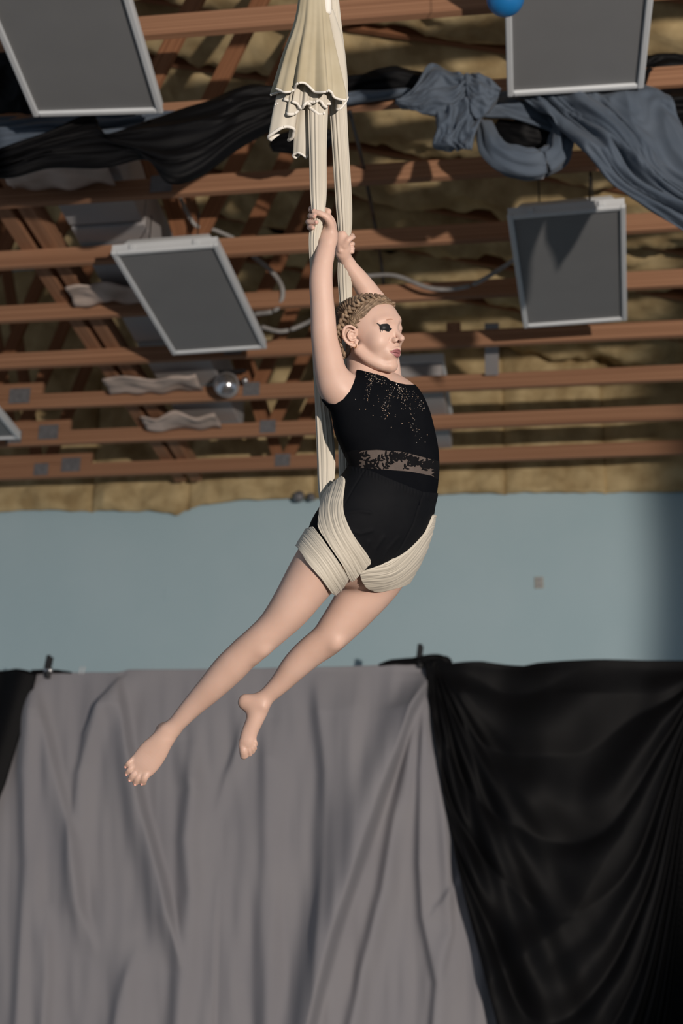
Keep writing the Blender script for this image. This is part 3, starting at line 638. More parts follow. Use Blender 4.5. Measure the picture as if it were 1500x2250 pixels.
# near hand: palm behind the silk, thumb across its front, four fingers round its far side
limb([(721, 526, 30, 17, 14), (724.5, 508, 26, 16, 13), (723, 490, 20, 14.5, 12), (716, 478, 12, 13, 10)], 10)
limb([(728, 512, 30, 10, 9), (726, 492, 40, 9.2, 9), (717, 477, 49, 7.8, 7.6), (703, 469, 53, 6.8, 6.6), (689, 464.5, 51, 5.4, 5.2)], 7)
FING = [(460, 22, 680, 684), (474, 56, 677, 692), (487, 58, 673, 697), (499, 55, 675, 689)]
for y_, zt, xl, xt in FING:
    limb([(720, y_+5, 8, 8, 8), (702, y_-1, 0, 6.8, 7), (685, y_-2, 6, 6.2, 6.6), (xl+4.5, y_, 24, 6.2, 6.2), (xl+6, y_+1, min(zt, 44), 5.9, 5.9), (xt-2, y_+1.5, zt, 5.3, 5.2)], 2.0)
# far hand: back of the hand towards the viewer, fingers round the right side of the silk
limb([(752, 556, -30, 14.5, 12), (754, 542, -22, 15.5, 11), (753, 527, -17, 14.5, 9.5), (750, 515, -16, 11, 8)], 9)
limb([(757, 538, -15, 8, 7.5), (764, 528, -10, 7, 7), (771, 522.5, -13, 6, 6), (775.5, 521, -20, 5.2, 5.2)], 5)
for y_, r_ in ((518, 5.5), (536, 6.0), (546, 5.6), (553, 5.0)):
    limb([(748, y_-3, -18, 7, 7), (743, y_, -38, 6.2, 6.2), (752, y_, -54, r_, r_), (767, y_, -50, r_, r_), (773.5, y_, -36, r_, r_), (773, y_, -28, r_*0.9, r_*0.9)], 2.2)
# neck
limb([(788, 745, -14, 28, 32), (788, 785, -14, 27, 31), (795, 812, -8, 32, 35), (801, 834, -2, 42, 40), (806, 852, 0, 52, 46)], 12)
# head, in its own frame: forwards, to her right, up
HF = np.array([0.815, -0.02, 0.575]); HU = np.array([-0.05, -0.99, -0.07]); HF /= np.linalg.norm(HF); HU = HU - HF*(HU @ HF); HU /= np.linalg.norm(HU); HR = np.cross(HF, HU); HR = HR if HR[2] > 0 else -HR
HO = np.array([811.0, 737.0, -2.0]); HAX = [HF, HR, HU]
def hp(f, s_, u): return HO + f*HF + s_*HR + u*HU
def hl(S, k, **kw): limb([(*hp(*q[:3]), q[3], q[4] if len(q) > 4 else q[3]) for q in S], k, **kw)
ball(hp(-7, 0, 31), (77, 60, 57), HAX, 6)
ball(hp(27, 0, -6), (46, 47, 62), HAX, 14)
ball(hp(34, 0, -46), (34, 35, 28), HAX, 9)
for sd in (1, -1):
    hl([(4, 43*sd, -34, 13), (24, 35*sd, -52, 13), (45, 19*sd, -66, 12), (56, 5*sd, -70, 11)], 8)
    ball(hp(44, 27*sd, -12), (18, 18, 22), HAX, 14)
    hl([(64, 9*sd, 32, 4), (61, 23*sd, 34, 4.5), (50, 37*sd, 29, 4)], 14)
ball(hp(59, 0, -67), (12, 15, 12), HAX, 9)
ball(hp(60, 0, -37), (15, 23, 18), HAX, 12)
for sd in (1, -1):
    ball(hp(80, 25*sd, 18), (11, 13, 8), HAX, 10, cut=True)
    ball(hp(56.5, 25*sd, 15), (11, 13, 9.5), HAX, 6)
    hl([(54, 38*sd, 12, 1.0), (66, 26*sd, 9, 0.9), (63, 14*sd, 12, 0.9)], 2, cut=True)       # closed lid line
hl([(62, 0, 24, 6), (69, 0, 9, 6.4), (79, 0, -2, 6.8), (86, 0, -8, 7.4)], 5)
for sd in (1, -1):
    ball(hp(75.5, 11*sd, -12), (8.5, 5.6, 6.6), HAX, 2.5); ball(hp(82, 5.6*sd, -16), (5, 2.8, 3.2), HAX, 1.5, cut=True); hl([(70, 19*sd, -9, 1.6), (66, 20*sd, -17, 1.6)], 3, cut=True)
hl([(65, 19, -36, 2.6), (73, 10, -33, 4.4), (77, 3, -31, 4.6), (77, -3, -31, 4.6), (73, -10, -33, 4.4), (65, -19, -36, 2.6)], 3)
hl([(65, 17, -38, 2.6), (72, 9, -43, 4.8), (74.5, 0, -44.5, 5.2), (72, -9, -43, 4.8), (65, -17, -38, 2.6)], 3)
hl([(68, 19, -36.5, 1.1), (78, 9, -37.5, 1.5), (81.5, 0, -38, 1.7), (78, -9, -37.5, 1.5), (68, -19, -36.5, 1.1)], 1.6, cut=True)
EZ = 48
limb([(781, 735, EZ-5, 3, 4), (780, 723, EZ, 3.0, 4), (770, 716.5, EZ+5, 3.3, 4), (758.5, 719.5, EZ+6, 3.5, 4), (754, 731, EZ+6, 3.5, 4), (756.5, 744, EZ+4, 3.5, 4), (765, 754, EZ+2, 3.6, 4), (775, 759, EZ, 4.2, 4.5), (781, 756.5, EZ-2, 4.4, 4.5), (785, 748, EZ-5, 3.2, 4)], 2.0)
ball((769, 737, EZ-6), (14, 20, 5), rot2(-12), 3); ball((773, 742, EZ+3), (6.5, 8.5, 6), rot2(-12), 2, cut=True); limb([(779, 729, EZ-1, 2, 3), (769, 727, EZ+1, 2.2, 3), (764, 737, EZ+1, 2.2, 3), (771, 748, EZ, 2.4, 3), (781, 746, EZ-1, 2.8, 3)], 1.6)

import openvdb
vg = openvdb.FloatGrid(12.0); vg.copyFromArray(FLD, tolerance=0.0); del FLD
qp, qq_ = vg.convertToQuads(isovalue=0.0)
BV = np.asarray(qp, float)*CELL + np.array([GX0, GY0, GZ0]); QF = np.asarray(qq_, int)
def px_world(P):
    D = (D0 - P[:, 2]/PPM)[:, None]; return CAM + D*(FW + ((P[:, 0]-750)/F)[:, None]*RT - ((P[:, 1]-1125)/F)[:, None]*UP)
def smooth_mesh(V, E, it, lam=0.5, mu=-0.52):
    n = len(V); deg = np.bincount(E.ravel(), minlength=n).astype(float)[:, None]; deg[deg == 0] = 1
    for k in range(it):
        for w in ((lam, mu) if mu else (lam,)):
            S = np.zeros_like(V)
            for c in range(3): S[:, c] = np.bincount(E[:, 0], V[E[:, 1], c], n) + np.bincount(E[:, 1], V[E[:, 0], c], n)
            V = V + w*(S/deg - V)
    return V
def arr(me):
    n = len(me.vertices); V = np.empty(n*3); me.vertices.foreach_get('co', V); return V.reshape(-1, 3)
BV = px_world(BV)
def fast_mesh(name, V, Q):
    me = bpy.data.meshes.new(name); n = Q.shape[1]; me.vertices.add(len(V)); me.vertices.foreach_set('co', V.ravel()); me.loops.add(Q.size); me.loops.foreach_set('vertex_index', Q.ravel().astype(np.int32))
    me.polygons.add(len(Q)); me.polygons.foreach_set('loop_start', np.arange(0, Q.size, n, dtype=np.int32)); me.update(calc_edges=True); me.validate(); return me
body_me = fast_mesh('person', BV, QF)
E_ = np.empty(len(body_me.edges)*2, int); body_me.edges.foreach_get('vertices', E_); E_ = E_.reshape(-1, 2)
hv = smooth_mesh(BV, E_, 3); lv = smooth_mesh(BV, E_, 45, 0.7, 0); px, py, pz = project(BV)
wgt = (((py < 575) & (px < 800)) | ((px > 745) & (px < 900) & (py > 640) & (py < 830)) | (py > 1625)).astype(float); dg_ = np.maximum(np.bincount(E_.ravel(), minlength=len(BV)), 1)
for k in range(14): wgt = 0.5*wgt + 0.5*(np.bincount(E_[:, 0], wgt[E_[:, 1]], len(BV)) + np.bincount(E_[:, 1], wgt[E_[:, 0]], len(BV)))/dg_
BV = hv*wgt[:, None] + lv*(1-wgt[:, None]); body_me.vertices.foreach_set('co', BV.ravel()); body_me.update()
NV = np.empty(len(BV)*3); body_me.vertex_normals.foreach_get('vector', NV)
if ((NV.reshape(-1, 3)*(BV-U(815, 1000, 0))).sum(1)[np.argmax(np.linalg.norm(BV-U(815, 1000, 0), axis=1))]) < 0: body_me.flip_normals(); body_me.update()
person = link('person', body_me, M['skin'])
tag(person, 'person in black leotard and shorts hanging from cream silks, arms raised, legs trailing', 'person')
NV = np.empty(len(BV)*3); body_me.vertex_normals.foreach_get('vector', NV); NV = NV.reshape(-1, 3)
body_me.calc_loop_triangles(); TR = np.empty(len(body_me.loop_triangles)*3, int); body_me.loop_triangles.foreach_get('vertices', TR); TR = TR.reshape(-1, 3)
px, py, pz = project(BV)

def sub_tris(V, N, T, f):
    """keep tris near the kept field and split each in four"""
    T = T[(f[T] > -4).any(1)]; e = np.sort(np.vstack([T[:, [0, 1]], T[:, [1, 2]], T[:, [2, 0]]]), 1); ue, inv = np.unique(e, axis=0, return_inverse=True); inv = inv.ravel()
    n = len(V); m = len(T); Vm = (V[ue[:, 0]]+V[ue[:, 1]])/2; Nm = N[ue[:, 0]]+N[ue[:, 1]]; Nm /= np.linalg.norm(Nm, axis=1)[:, None]
    a, b, c = n+inv[:m], n+inv[m:2*m], n+inv[2*m:]
    T2 = np.vstack([np.stack([T[:, 0], a, c], 1), np.stack([a, T[:, 1], b], 1), np.stack([c, b, T[:, 2]], 1), np.stack([a, b, c], 1)])
    return np.vstack([V, Vm]), np.vstack([N, Nm]), T2
def clip(V, N, T, f):
    """the part of a triangle mesh where f > 0, cut exactly along f = 0"""
    s = f[T] > 0; k = s.sum(1); out = [T[k == 3]]; nV = [V]; nN = [N]; nid = len(V); cache = {}; extra = []; addV = []; addN = []
    for t in T[(k == 1) | (k == 2)]:
        poly = []
        for i in range(3):
            a, b = t[i], t[(i+1) % 3]
            if f[a] > 0: poly.append(a)
            if (f[a] > 0) != (f[b] > 0):
                key = (min(a, b), max(a, b))
                if key not in cache:
                    q = f[a]/(f[a]-f[b]); cache[key] = nid; nid += 1; addV.append(V[a]+(V[b]-V[a])*q); addN.append(N[a]+(N[b]-N[a])*q)
                poly.append(cache[key])
        for i in range(1, len(poly)-1): extra.append((poly[0], poly[i], poly[i+1]))
    if addV: nV.append(np.array(addV)); nN.append(np.array(addN))
    if extra: out.append(np.array(extra))
    T = np.vstack(out); V = np.vstack(nV); N = np.vstack(nN); used = np.unique(T); mp = np.full(len(V), -1); mp[used] = np.arange(len(used))
    return V[used], N[used]/np.linalg.norm(N[used], axis=1)[:, None], mp[T]
def garment(name, field, h, m, parent=None, sub=0, box=None, disp=None, inner=-0.0008):
    """a shell lifted h metres off the skin where field(px, py, pz) > 0, with a turned-in hem"""
    V, N, T = BV, NV, TR
    if box is not None:
        keep = (px > box[0]) & (px < box[2]) & (py > box[1]) & (py < box[3]); T = T[keep[T].all(1)]; used = np.unique(T); mp = np.zeros(len(V), int); mp[used] = np.arange(len(used)); V, N, T = V[used], N[used], mp[T]
    x, y, z = project(V); f = field(x, y, z)
    for k in range(sub):
        V, N, T = sub_tris(V, N, T, f); x, y, z = project(V); f = field(x, y, z)
    V, N, T = clip(V, N, T, f); x, y, z = project(V)
    d = np.full(len(V), h) + (disp(x, y, z, V) if disp else 0)
    e = np.vstack([T[:, [0, 1]], T[:, [1, 2]], T[:, [2, 0]]]); key = np.sort(e, 1); _, idx, cnt = np.unique(key, axis=0, return_index=True, return_counts=True)
    be = e[idx[cnt == 1]]; bvs = np.unique(be); mp = np.full(len(V), -1); mp[bvs] = len(V)+np.arange(len(bvs))
    O = np.vstack([V + N*d[:, None], V[bvs] + N[bvs]*inner]); quads = [(b, a, mp[a], mp[b]) for a, b in be]
    me = bpy.data.meshes.new(name); me.from_pydata(O.tolist(), [], T.tolist()+[tuple(int(i) for i in q) for q in quads]); me.update()
    return link(name, me, m, parent)

LACE = [(760, 992), (792, 989), (828, 988), (885, 993), (930, 1005), (985, 1020), (985, 1058), (964, 1053), (945, 1045), (900, 1036), (861, 1033), (810, 1029), (755, 1026)]
LEO = [(785, 813), (808, 819), (830, 825), (846, 830), (856, 838), (872, 843), (890, 846), (1010, 850), (1010, 1110), (720, 1110), (690, 1000), (680, 872), (710, 877), (722, 886), (736, 888), (753, 878), (768, 860), (777, 840)]
SHORTS = [(750, 1016), (769, 1022), (807, 1032), (856, 1053), (924, 1080), (990, 1086), (990, 1262), (905, 1262), (850, 1262), (812, 1256), (790, 1254), (764, 1250), (748, 1240), (706, 1206), (664, 1186), (620, 1160), (700, 1060)]
def leo_f(x, y, z):
    f = np.minimum(poly_sdf(x, y, LEO), -poly_sdf(x, y, LACE))
    return f
wr = lambda V, s, a: np.array([mnoise.noise(v) for v in (V*s)])*a
leo = garment('leotard', leo_f, 0.0026, M['leotard'], person, box=(660, 790, 1020, 1130), disp=lambda x, y, z, V: wr(V, 14, 0.0012))
lace = garment('lace_band', lambda x, y, z: poly_sdf(x, y, LACE)+0.6, 0.0014, M['mesh'], person, box=(700, 940, 1010, 1100)); lace['label'] = 'sheer dark mesh waistband'
def seams(x, y, z, V):
    d, al = line_dist(x, y, [(926, 1082), (905, 1150), (880, 1200), (848, 1244)]); d2, al2 = line_dist(x, y, [(803, 1034), (780, 1070), (757, 1110)])
    front = z > 0
    h = -0.0018*np.exp(-(d/2.2)**2)*front - 0.0012*np.exp(-(d2/2.0)**2)*front
    w, al = line_dist(x, y, [(769, 1022), (807, 1032), (856, 1053), (924, 1080), (960, 1085)]); h = h + 0.0015*np.exp(-((np.abs(w)-8)/9)**2)
    for ln in ([(757, 1128), (790, 1123), (812, 1126)], [(768, 1165), (790, 1172), (815, 1165)], [(815, 1230), (822, 1205), (840, 1180)], [(800, 1215), (808, 1190)], [(835, 1235), (850, 1205), (872, 1180)]):
        d, al = line_dist(x, y, ln); h = h + 0.0022*np.exp(-(d/4.5)**2)*front
    return h + wr(V, 11, 0.0016) + 0.0006*np.sin(x*0.9)*np.exp(-((np.abs(w)-7)/6)**2)
sh = garment('shorts', lambda x, y, z: np.minimum(poly_sdf(x, y, SHORTS), 400), 0.0042, M['shorts'], person, box=(600, 990, 1010, 1290), disp=seams)
# velvet leaves on the lace
VINES = [[(800, 1010), (822, 1014), (842, 1003), (862, 999), (880, 1006)], [(842, 1030), (852, 1018), (868, 1007), (884, 1004)], [(885, 1030), (900, 1018), (918, 1014), (936, 1020)], [(925, 1032), (936, 1024), (950, 1022), (962, 1030)], [(770, 1006), (790, 1003), (806, 996)], [(800, 1022), (812, 1026), (832, 1024)], [(872, 998), (890, 1001), (905, 1008), (915, 1020)]]
LEAVES = []
r2 = random.Random(5)
for vn in VINES:
    P = catmull(vn, 5)
    for i in range(1, len(P)-1, 2):
        dx, dy = P[i+1]-P[i-1]; a0 = math.degrees(math.atan2(dy, dx))
        for s in (-1, 1):
            a = math.radians(a0 + s*r2.uniform(35, 65)); l = r2.uniform(4.0, 6.5); LEAVES.append((P[i][0]+math.cos(a)*l, P[i][1]+math.sin(a)*l, a, l, r2.uniform(1.6, 2.3)))
for c_ in ((905, 1012), (938, 1018), (865, 1002)):
    for k in range(6): a = k*math.pi/3+0.3; LEAVES.append((c_[0]+6*math.cos(a), c_[1]+6*math.sin(a), a, 5.5, 2.4))
def motif_f(x, y, z):
    f = np.full(len(x), -50.0); inb = poly_sdf(x, y, LACE)
    for (cx, cy, a, l, w) in LEAVES:
        u = (x-cx)*math.cos(a)+(y-cy)*math.sin(a); v = -(x-cx)*math.sin(a)+(y-cy)*math.cos(a)
        f = np.maximum(f, (1-np.sqrt((u/l)**2+(v/w)**2))*w)
    for vn in VINES: d, al = line_dist(x, y, catmull(vn, 4)); f = np.maximum(f, 1.0-np.abs(d))
    f = np.maximum(f, (792 + 3*np.sin(y*0.7) - x)*0.5); f = np.maximum(f, (x - 949 - 3*np.sin(y*0.8))*0.5*1.0 - 0.6*np.abs(np.sin(x*0.55)*np.cos(y*0.5)))
    return np.minimum(f, inb+2.0)
mo = garment('lace_motif', motif_f, 0.0030, M['velvet'], lace, sub=1, box=(740, 960, 1000, 1080)); mo['label'] = 'black velvet leaf pattern'
mo['kind'] = 'stuff'

# rhinestones, scattered in trailing sprays over the chest
bpy.context.view_layer.update()
from mathutils.bvhtree import BVHTree
leo_bvh = BVHTree.FromPolygons([tuple(v) for v in arr(leo.data)], [tuple(p.vertices) for p in leo.data.polygons])
def hit(x, y):
    d = Vector(ray(x, y)).normalized(); r = leo_bvh.ray_cast(Vector(CAM), d); return r[0], r[1]
sp_ = []
def zspray(pts, n, spread):
    P = catmull(pts, 12)
    for k in range(n):
        q = P[int(len(P)*r2.random()**1.3*0.999)]; sp_.append((600+(q[0]+r2.gauss(0, spread))/3.3333, 600+(q[1]+r2.gauss(0, spread))/3.3333, r2.uniform(.5, 1.0)))
zspray([(745, 755), (705, 790), (710, 830), (690, 890), (680, 950)], 55, 11); zspray([(690, 735), (740, 760), (760, 775)], 26, 12)
zspray([(800, 790), (840, 830), (870, 900), (820, 945), (815, 1000), (835, 1060)], 60, 16); zspray([(900, 830), (960, 860), (1040, 890), (1080, 950), (1095, 1000)], 80, 16)
zspray([(930, 870), (960, 930), (1010, 1010), (1020, 1090), (1050, 1160), (1068, 1240)], 85, 16); zspray([(830, 880), (850, 980), (900, 1050)], 20, 55)
sp_ += [(600+a/3.3333, 600+b/3.3333, 1.3) for a, b in ((820, 945), (812, 965), (820, 1005), (835, 1045), (818, 1068), (893, 1050), (943, 1102), (865, 1130), (1112, 1238), (1128, 1185), (730, 1043), (632, 998), (603, 925), (677, 998), (862, 972), (940, 995))]
bm = bmesh.new()
for x, y, s in sp_:
    c_, n_ = hit(x, y)
    if c_ is None: continue
    r = 0.0008*s
    n_ = n_.normalized(); t1 = n_.orthogonal().normalized(); t2 = n_.cross(t1)
    ring = [bm.verts.new(c_ + r*(math.cos(a)*t1+math.sin(a)*t2)) for a in [k*math.pi/3 for k in range(6)]]; tp = bm.verts.new(c_ + n_*r*0.9)
    for k in range(6): bm.faces.new((ring[k], ring[(k+1) % 6], tp))
g = link('rhinestones', bm_mesh('rhinestones', bm), M['gem'], leo, smooth=False); g['kind'] = 'stuff'; g['label'] = 'gold and silver rhinestones'

# face paint, lips, brow
EYE = [(825.6, 708.6), (831, 711), (835, 713), (841, 711.6), (849.6, 711), (853.8, 712.8), (855.6, 716.4), (856.8, 720), (861, 722), (859.5, 724.5), (854.4, 729), (849.6, 728.6), (845, 726), (841, 725.5), (839.6, 729.8), (838.6, 725), (836.8, 724), (835.8, 732.6), (834.6, 722.4), (833.2, 716.4)]
near_face = lambda z: (z-8)*1.0
garment('eye_makeup', lambda x, y, z: np.minimum(poly_sdf(x, y, EYE), near_face(z)), 0.0007, M['makeup'], person, sub=1, box=(735, 640, 905, 830))
garment('lips', lambda x, y, z: np.minimum(poly_sdf(x, y, [(856.5, 773.5), (862, 770), (868, 766.5), (872.5, 765.5), (877.5, 768), (880, 774), (877, 783), (873, 786.5), (868, 783), (862, 778)]), near_face(z)), 0.0005, M['lips'], person, sub=1, box=(735, 640, 905, 830))
garment('mouth_opening', lambda x, y, z: np.minimum(poly_sdf(x, y, [(861.5, 774), (868, 773), (876, 775.5), (875, 777.5), (868, 776)]), near_face(z)), 0.0009, mat('mouth_inside', (0.10, 0.03, 0.03), 0.5, (0.12, 0.04, 0.04), 40), person, sub=1, box=(735, 640, 905, 830))
garment('eyebrow', lambda x, y, z: np.minimum(poly_sdf(x, y, [(846, 703.5), (852, 700.5), (859, 700), (863, 702.5), (858, 702.5), (851, 703.5)]), near_face(z)), 0.0005, M['brow'], person, sub=1, box=(735, 640, 905, 830))
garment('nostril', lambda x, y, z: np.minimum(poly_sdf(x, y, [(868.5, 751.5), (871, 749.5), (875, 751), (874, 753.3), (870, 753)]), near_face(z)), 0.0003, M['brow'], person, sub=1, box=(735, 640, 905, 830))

# hair: scalp shell plus braid
HAIR = [(788, 722), (782, 712), (792, 706), (786, 704), (798, 698), (808, 688), (816, 678), (829, 670), (846, 667), (860, 670), (874, 680), (900, 660), (860, 620), (700, 620), (700, 800), (752, 800), (770, 775), (772, 760), (752, 752), (750, 728), (757, 716), (770, 714)]
hc = U(803, 708, -6); kx = D0/F
def hair_f(x, y, z):
    P = np.stack([x, y, z], 1) - hp(-7, 0, 31); u, v, w = P @ HF, P @ HR, P @ HU
    q = np.sqrt((u/77)**2+(v/60)**2+(np.where(w < 0, w/95, w/57))**2)
    return np.minimum(poly_sdf(x, y, HAIR), (1.16-q)*50)
def strands(x, y, z, V):
    ang = np.arctan2(y-705, x-770); rr = np.hypot(x-770, y-705)
    return 0.0011*np.sin(ang*44 + rr*0.05) + 0.0007*np.sin(ang*91+rr*0.11) + 0.0012
hr = garment('hair', hair_f, 0.0030, M['hair'], person, box=(690, 610, 910, 830), disp=strands)
def plait(path, r0, r1, name='braid'):
    P = catmull(path, 14); seg = np.linalg.norm(np.diff(P[:, :2], axis=0), axis=1); L = np.concatenate([[0], np.cumsum(seg)]); tot = L[-1]; out = []; s = 0.0; k = 0
    while s < tot:
        i = min(np.searchsorted(L, s), len(P)-2); p = P[i]; t = P[i+1]-P[i]; t = t[:2]/np.linalg.norm(t[:2]); nrm = np.array([-t[1], t[0]]); w = r0+(r1-r0)*s/tot; sd = 1 if k % 2 else -1
        a = math.degrees(math.atan2(-(t[1]), t[0])) 
        out.append(blob_px(p[0]+nrm[0]*sd*w*0.42, p[1]+nrm[1]*sd*w*0.42, p[2]+1.5, w*1.05, w*0.55, w*0.7, a + sd*32, 12, 8)); s += w*0.78; k += 1
    v, f = join(out); return link(name, mesh(name, v, f), M['hair'], hr)
plait([(866, 672, 8), (846, 660, 20), (822, 656, 30), (798, 662, 40), (776, 674, 47), (760, 690, 50), (750, 708, 49), (745, 728, 44), (744, 748, 36), (748, 768, 26), (756, 786, 16)], 7.0, 7.5)
plait([(850, 656, -14), (820, 650, -8), (790, 654, -4), (764, 668, 0), (748, 688, 0), (741, 712, 0)], 6.0, 6.5)
# earring
v, f = [], []
P = [U(779.5+3.6*math.cos(a), 760+4.6*math.sin(a), EZ+2+2.2*math.cos(a)) for a in np.linspace(0, 2*math.pi, 20)]
v, f = sweep(np.array(P), np.full(20, 0.0011), np.full(20, 0.0011), 8, caps=False); link('earring', mesh('earring', v, f), M['gold'], person)
# nails on the thumb and visible fingertips
for x, y, z, a in ((690, 461.5, 55, 20), (691, 474, 60.5, 0), (694.5, 488, 62.5, 0), (687.5, 500, 59, 0)):
    v, f = blob_px(x, y, z, 3.2, 2.4, 1.2, a, 12, 8); link('fingernail', mesh('fingernail', v, f), M['nail'], person)
for x, y, z in ((275, 1686, 18.5), (277, 1703, 19), (284, 1716, 19.5), (296, 1725, 20), (311, 1724, 21)):
    v, f = blob_px(x, y, z, 3.0, 2.4, 1.4, 40, 12, 8); link('toenail', mesh('toenail', v, f), M['nail'], person)

# ------------------------------------------------------------------ the silks
silk = empty('aerial_silk', U(720, 1150, 0)); tag(silk, 'cream aerial silk with two hanging strands wrapped around the thighs', 'aerial silk')
def pleat(n1, n2, a): return lambda s, t: a*(math.sin(n1*t+1.3*math.sin(4*s))+0.7*math.sin(n2*t+2.0+2*s))
def strand(S, label=None, n=8, seg=84, corr=None):
    v, f = tube_px(S, n, seg, corr=corr or pleat(11, 17, 0.07)); o = link('strand', mesh('strand', v, f), M['silk'], silk)
    if label: o['label'] = label
    return o
strand([(712, -420, 20, 14, 10), (708, -60, 25, 16, 12), (700, 120, 30, 22, 14), (698, 230, 32, 21, 12), (698, 330, 33, 18, 11), (699, 420, 33, 17, 11), (699, 462, 32, 14, 11), (698, 486, 30, 12, 12), (693, 510, 30, 13, 11), (692, 540, 26, 13, 10), (694, 600, 14, 12, 10), (696, 700, 6, 12, 10), (700, 800, 4, 12, 10), (706, 880, 2, 14, 10), (712, 940, 6, 18, 11), (716, 1010, 10, 19, 11), (716, 1060, 14, 17, 11), (717, 1100, 22, 14, 10), (722, 1135, 30, 9, 8)], 'strand held in the near hand')
strand([(722, -420, 0, 14, 10), (724, -60, 0, 16, 12), (735, 120, -4, 21, 14), (742, 230, -8, 18, 12), (748, 330, -14, 17, 11), (754, 430, -24, 17, 11), (757, 490, -30, 15, 11), (757, 525, -36, 12, 11), (757, 555, -38, 13, 11), (757, 600, -50, 15, 10), (759, 650, -66, 14, 10), (764, 740, -84, 13, 10), (762, 840, -95, 13, 10), (758, 920, -95, 13, 10), (757, 1000, -80, 13, 10), (760, 1060, -40, 13, 9), (768, 1090, 10, 10, 8)], 'strand held in the far hand')
# wraps, lifted off the limbs they bind
def axis_side(x, y):
    dn, _ = line_dist(x, y, NEAR_LEG); df, _ = line_dist(x, y, FAR_LEG); return np.abs(df)-np.abs(dn)
W1 = [(652, 1192), (664, 1176), (690, 1162), (697, 1166), (720, 1200), (745, 1238), (757, 1258), (768, 1276), (766, 1284), (746, 1296), (727, 1300), (704, 1268), (678, 1236), (660, 1206), (640, 1200)]
W2 = [(760, 1054), (755, 1101), (758, 1134), (777, 1177), (810, 1225), (803, 1241), (786, 1258), (771, 1270), (761, 1262), (749, 1238), (721, 1193), (706, 1162), (708, 1132), (715, 1096), (739, 1066)]
W3 = [(950, 1130), (937, 1152), (924, 1175), (886, 1213), (835, 1238), (802, 1250), (789, 1257), (800, 1280), (812, 1288), (830, 1294), (856, 1290), (885, 1281), (915, 1262), (925, 1230), (960, 1180)]
def round_poly(P): n = len(P); Q = catmull(P+[P[0], P[1], P[2]], 5); return Q[5:5*(n+1)]
W1, W2, W3 = round_poly(W1), round_poly(W2), round_poly(W3)
def wrap_disp(line, f1, amp, z0=None):
    def d(x, y, z, V):
        s, al = line_dist(x, y, catmull(line, 8)); q = f1/0.42
        n = np.array([(1-2*abs(mnoise.noise((b*0.10*q, a*0.006, 2.0)))) + 0.7*(1-2*abs(mnoise.noise((b*0.23*q, a*0.010, 7.0)))) + 0.35*mnoise.noise((b*0.5*q, a*0.02, 4.0)) for a, b in zip(al, s)])
        return amp*1.15*n
    return d
garment('thigh_wrap', lambda x, y, z: np.minimum(poly_sdf(x, y, W1), axis_side(x, y)+12), 0.0095, M['silk'], silk, sub=1, box=(600, 1030, 1010, 1330), disp=wrap_disp([(672, 1176), (714, 1230), (750, 1290)], 0.42, 0.0011), inner=0.001)['label'] = 'wrap around the near thigh'
garment('hip_wrap', lambda x, y, z: np.minimum(poly_sdf(x, y, W2), z-6), 0.0100, M['silk'], silk, sub=1, box=(600, 1030, 1010, 1330), disp=wrap_disp([(748, 1060), (732, 1120), (745, 1180), (788, 1250)], 0.42, 0.0012), inner=0.001)['label'] = 'wrap across the near hip'
garment('thigh_wrap', lambda x, y, z: np.minimum(poly_sdf(x, y, W3), 14-axis_side(x, y)), 0.0090, M['silk'], silk, sub=1, box=(600, 1030, 1010, 1330), disp=wrap_disp([(945, 1165), (905, 1225), (860, 1262), (795, 1272)], 0.40, 0.0013), inner=0.001)['label'] = 'wrap around the far thigh'
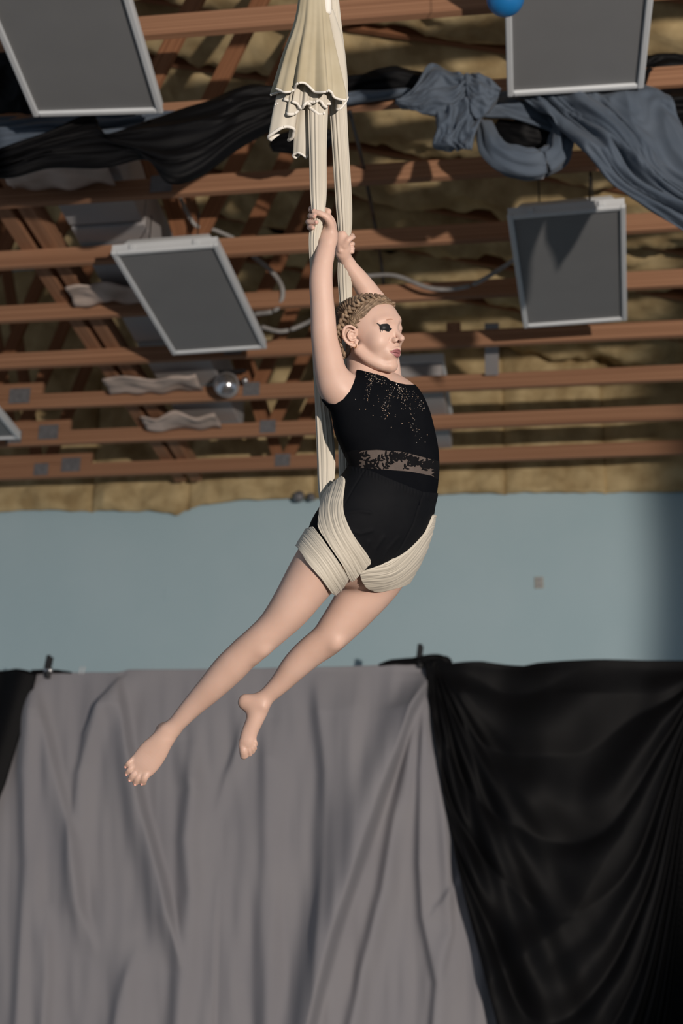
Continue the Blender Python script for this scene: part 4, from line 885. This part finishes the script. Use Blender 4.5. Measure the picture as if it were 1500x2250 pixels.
# tails gathered at the top and hanging loose over the strands
def tail(ax, rad, th0, th1, hem, n_pl, amp, label=None, zc=25, flat=0.7, seed=0, nv=60, nu=160, name='loose_tail', m='silk', hw=0.0030):
    """open pleated cone: ax = [(x, y)], rad = px at each, hem(t) lengthens the lower edge"""
    A = catmull([(a[0], a[1], r) for a, r in zip(ax, rad)], 12); V = []
    for j in range(nv):
        v = j/(nv-1)
        for i in range(nu):
            u = i/(nu-1); th = math.radians(th0+(th1-th0)*u); vv = v*hem(u); w_ = min(vv, 1.0)*(len(A)-1); i0 = min(int(w_), len(A)-2); q = A[i0] + (A[i0+1]-A[i0])*(w_-i0)
            if vv > 1: q[1] += (vv-1)*(A[-1, 1]-A[0, 1])
            r = q[2]*(1+amp*vv*(math.sin(n_pl*2*math.pi*u+seed)+0.5*math.sin(n_pl*3.7*math.pi*u+1+seed+v)))
            V.append(U(q[0]+r*math.sin(th), q[1], zc+flat*r*math.cos(th)))
    o = link(name, mesh(name, V, grid_faces(nu, nv)), M[m], silk); md = o.modifiers.new('t', 'SOLIDIFY'); md.thickness = 0.0016
    if label: o['label'] = label
    # rolled hem
    n0 = (nv-1)*nu; e = np.array(V[n0:n0+nu]); v2, f2 = sweep(e, np.full(nu, hw), np.full(nu, hw*0.85), 8); link('hem', mesh('hem', v2, f2), M['silk_hem'], o)
    return o
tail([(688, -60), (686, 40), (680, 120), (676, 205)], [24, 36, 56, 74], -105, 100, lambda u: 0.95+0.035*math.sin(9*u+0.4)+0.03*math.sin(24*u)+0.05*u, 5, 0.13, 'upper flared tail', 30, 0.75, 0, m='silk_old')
tail([(690, 40), (682, 130), (676, 180), (672, 226)], [16, 38, 46, 52], -80, 70, lambda u: 1.0+0.025*math.sin(31*u)+0.04*math.sin(13*u+2), 6, 0.12, 'white ruffle under the flared tail', 26, 0.6, 1, hw=0.0036)
tail([(690, -40), (682, 80), (668, 170), (662, 240)], [18, 30, 44, 52], -100, 90, lambda u: 0.99+0.05*math.sin(17*u+1), 5, 0.16, 'middle ruffled tail', 18, 0.6, 2, hw=0.004)
tail([(680, 40), (655, 140), (632, 220), (618, 300)], [10, 22, 26, 27], -170, 150, lambda u: 0.97+0.06*math.sin(8*u), 3, 0.10, 'left rolled tail', 20, 0.8, 1, hw=0.004)
tail([(684, 120), (672, 220), (664, 290), (660, 340)], [8, 14, 15, 14], -170, 160, lambda u: 1.0+0.03*math.sin(11*u), 3, 0.10, 'short rolled tail', 10, 0.8, 3)
tail([(722, 20), (738, 90), (746, 160), (750, 226)], [8, 14, 14, 12], -120, 140, lambda u: 1.0+0.07*math.sin(5*u), 2, 0.14, 'right narrow tail', 22, 0.8, 4)
v, f = tube_px([(712, -60, 34, 11, 10), (715, -20, 34, 11, 10), (717, 10, 34, 11, 10), (718, 30, 34, 10, 10)], 5, 24); o = link('tape_wrap', mesh('tape_wrap', v, f), M['silk_hem'], silk); o['label'] = 'white tape wrap'
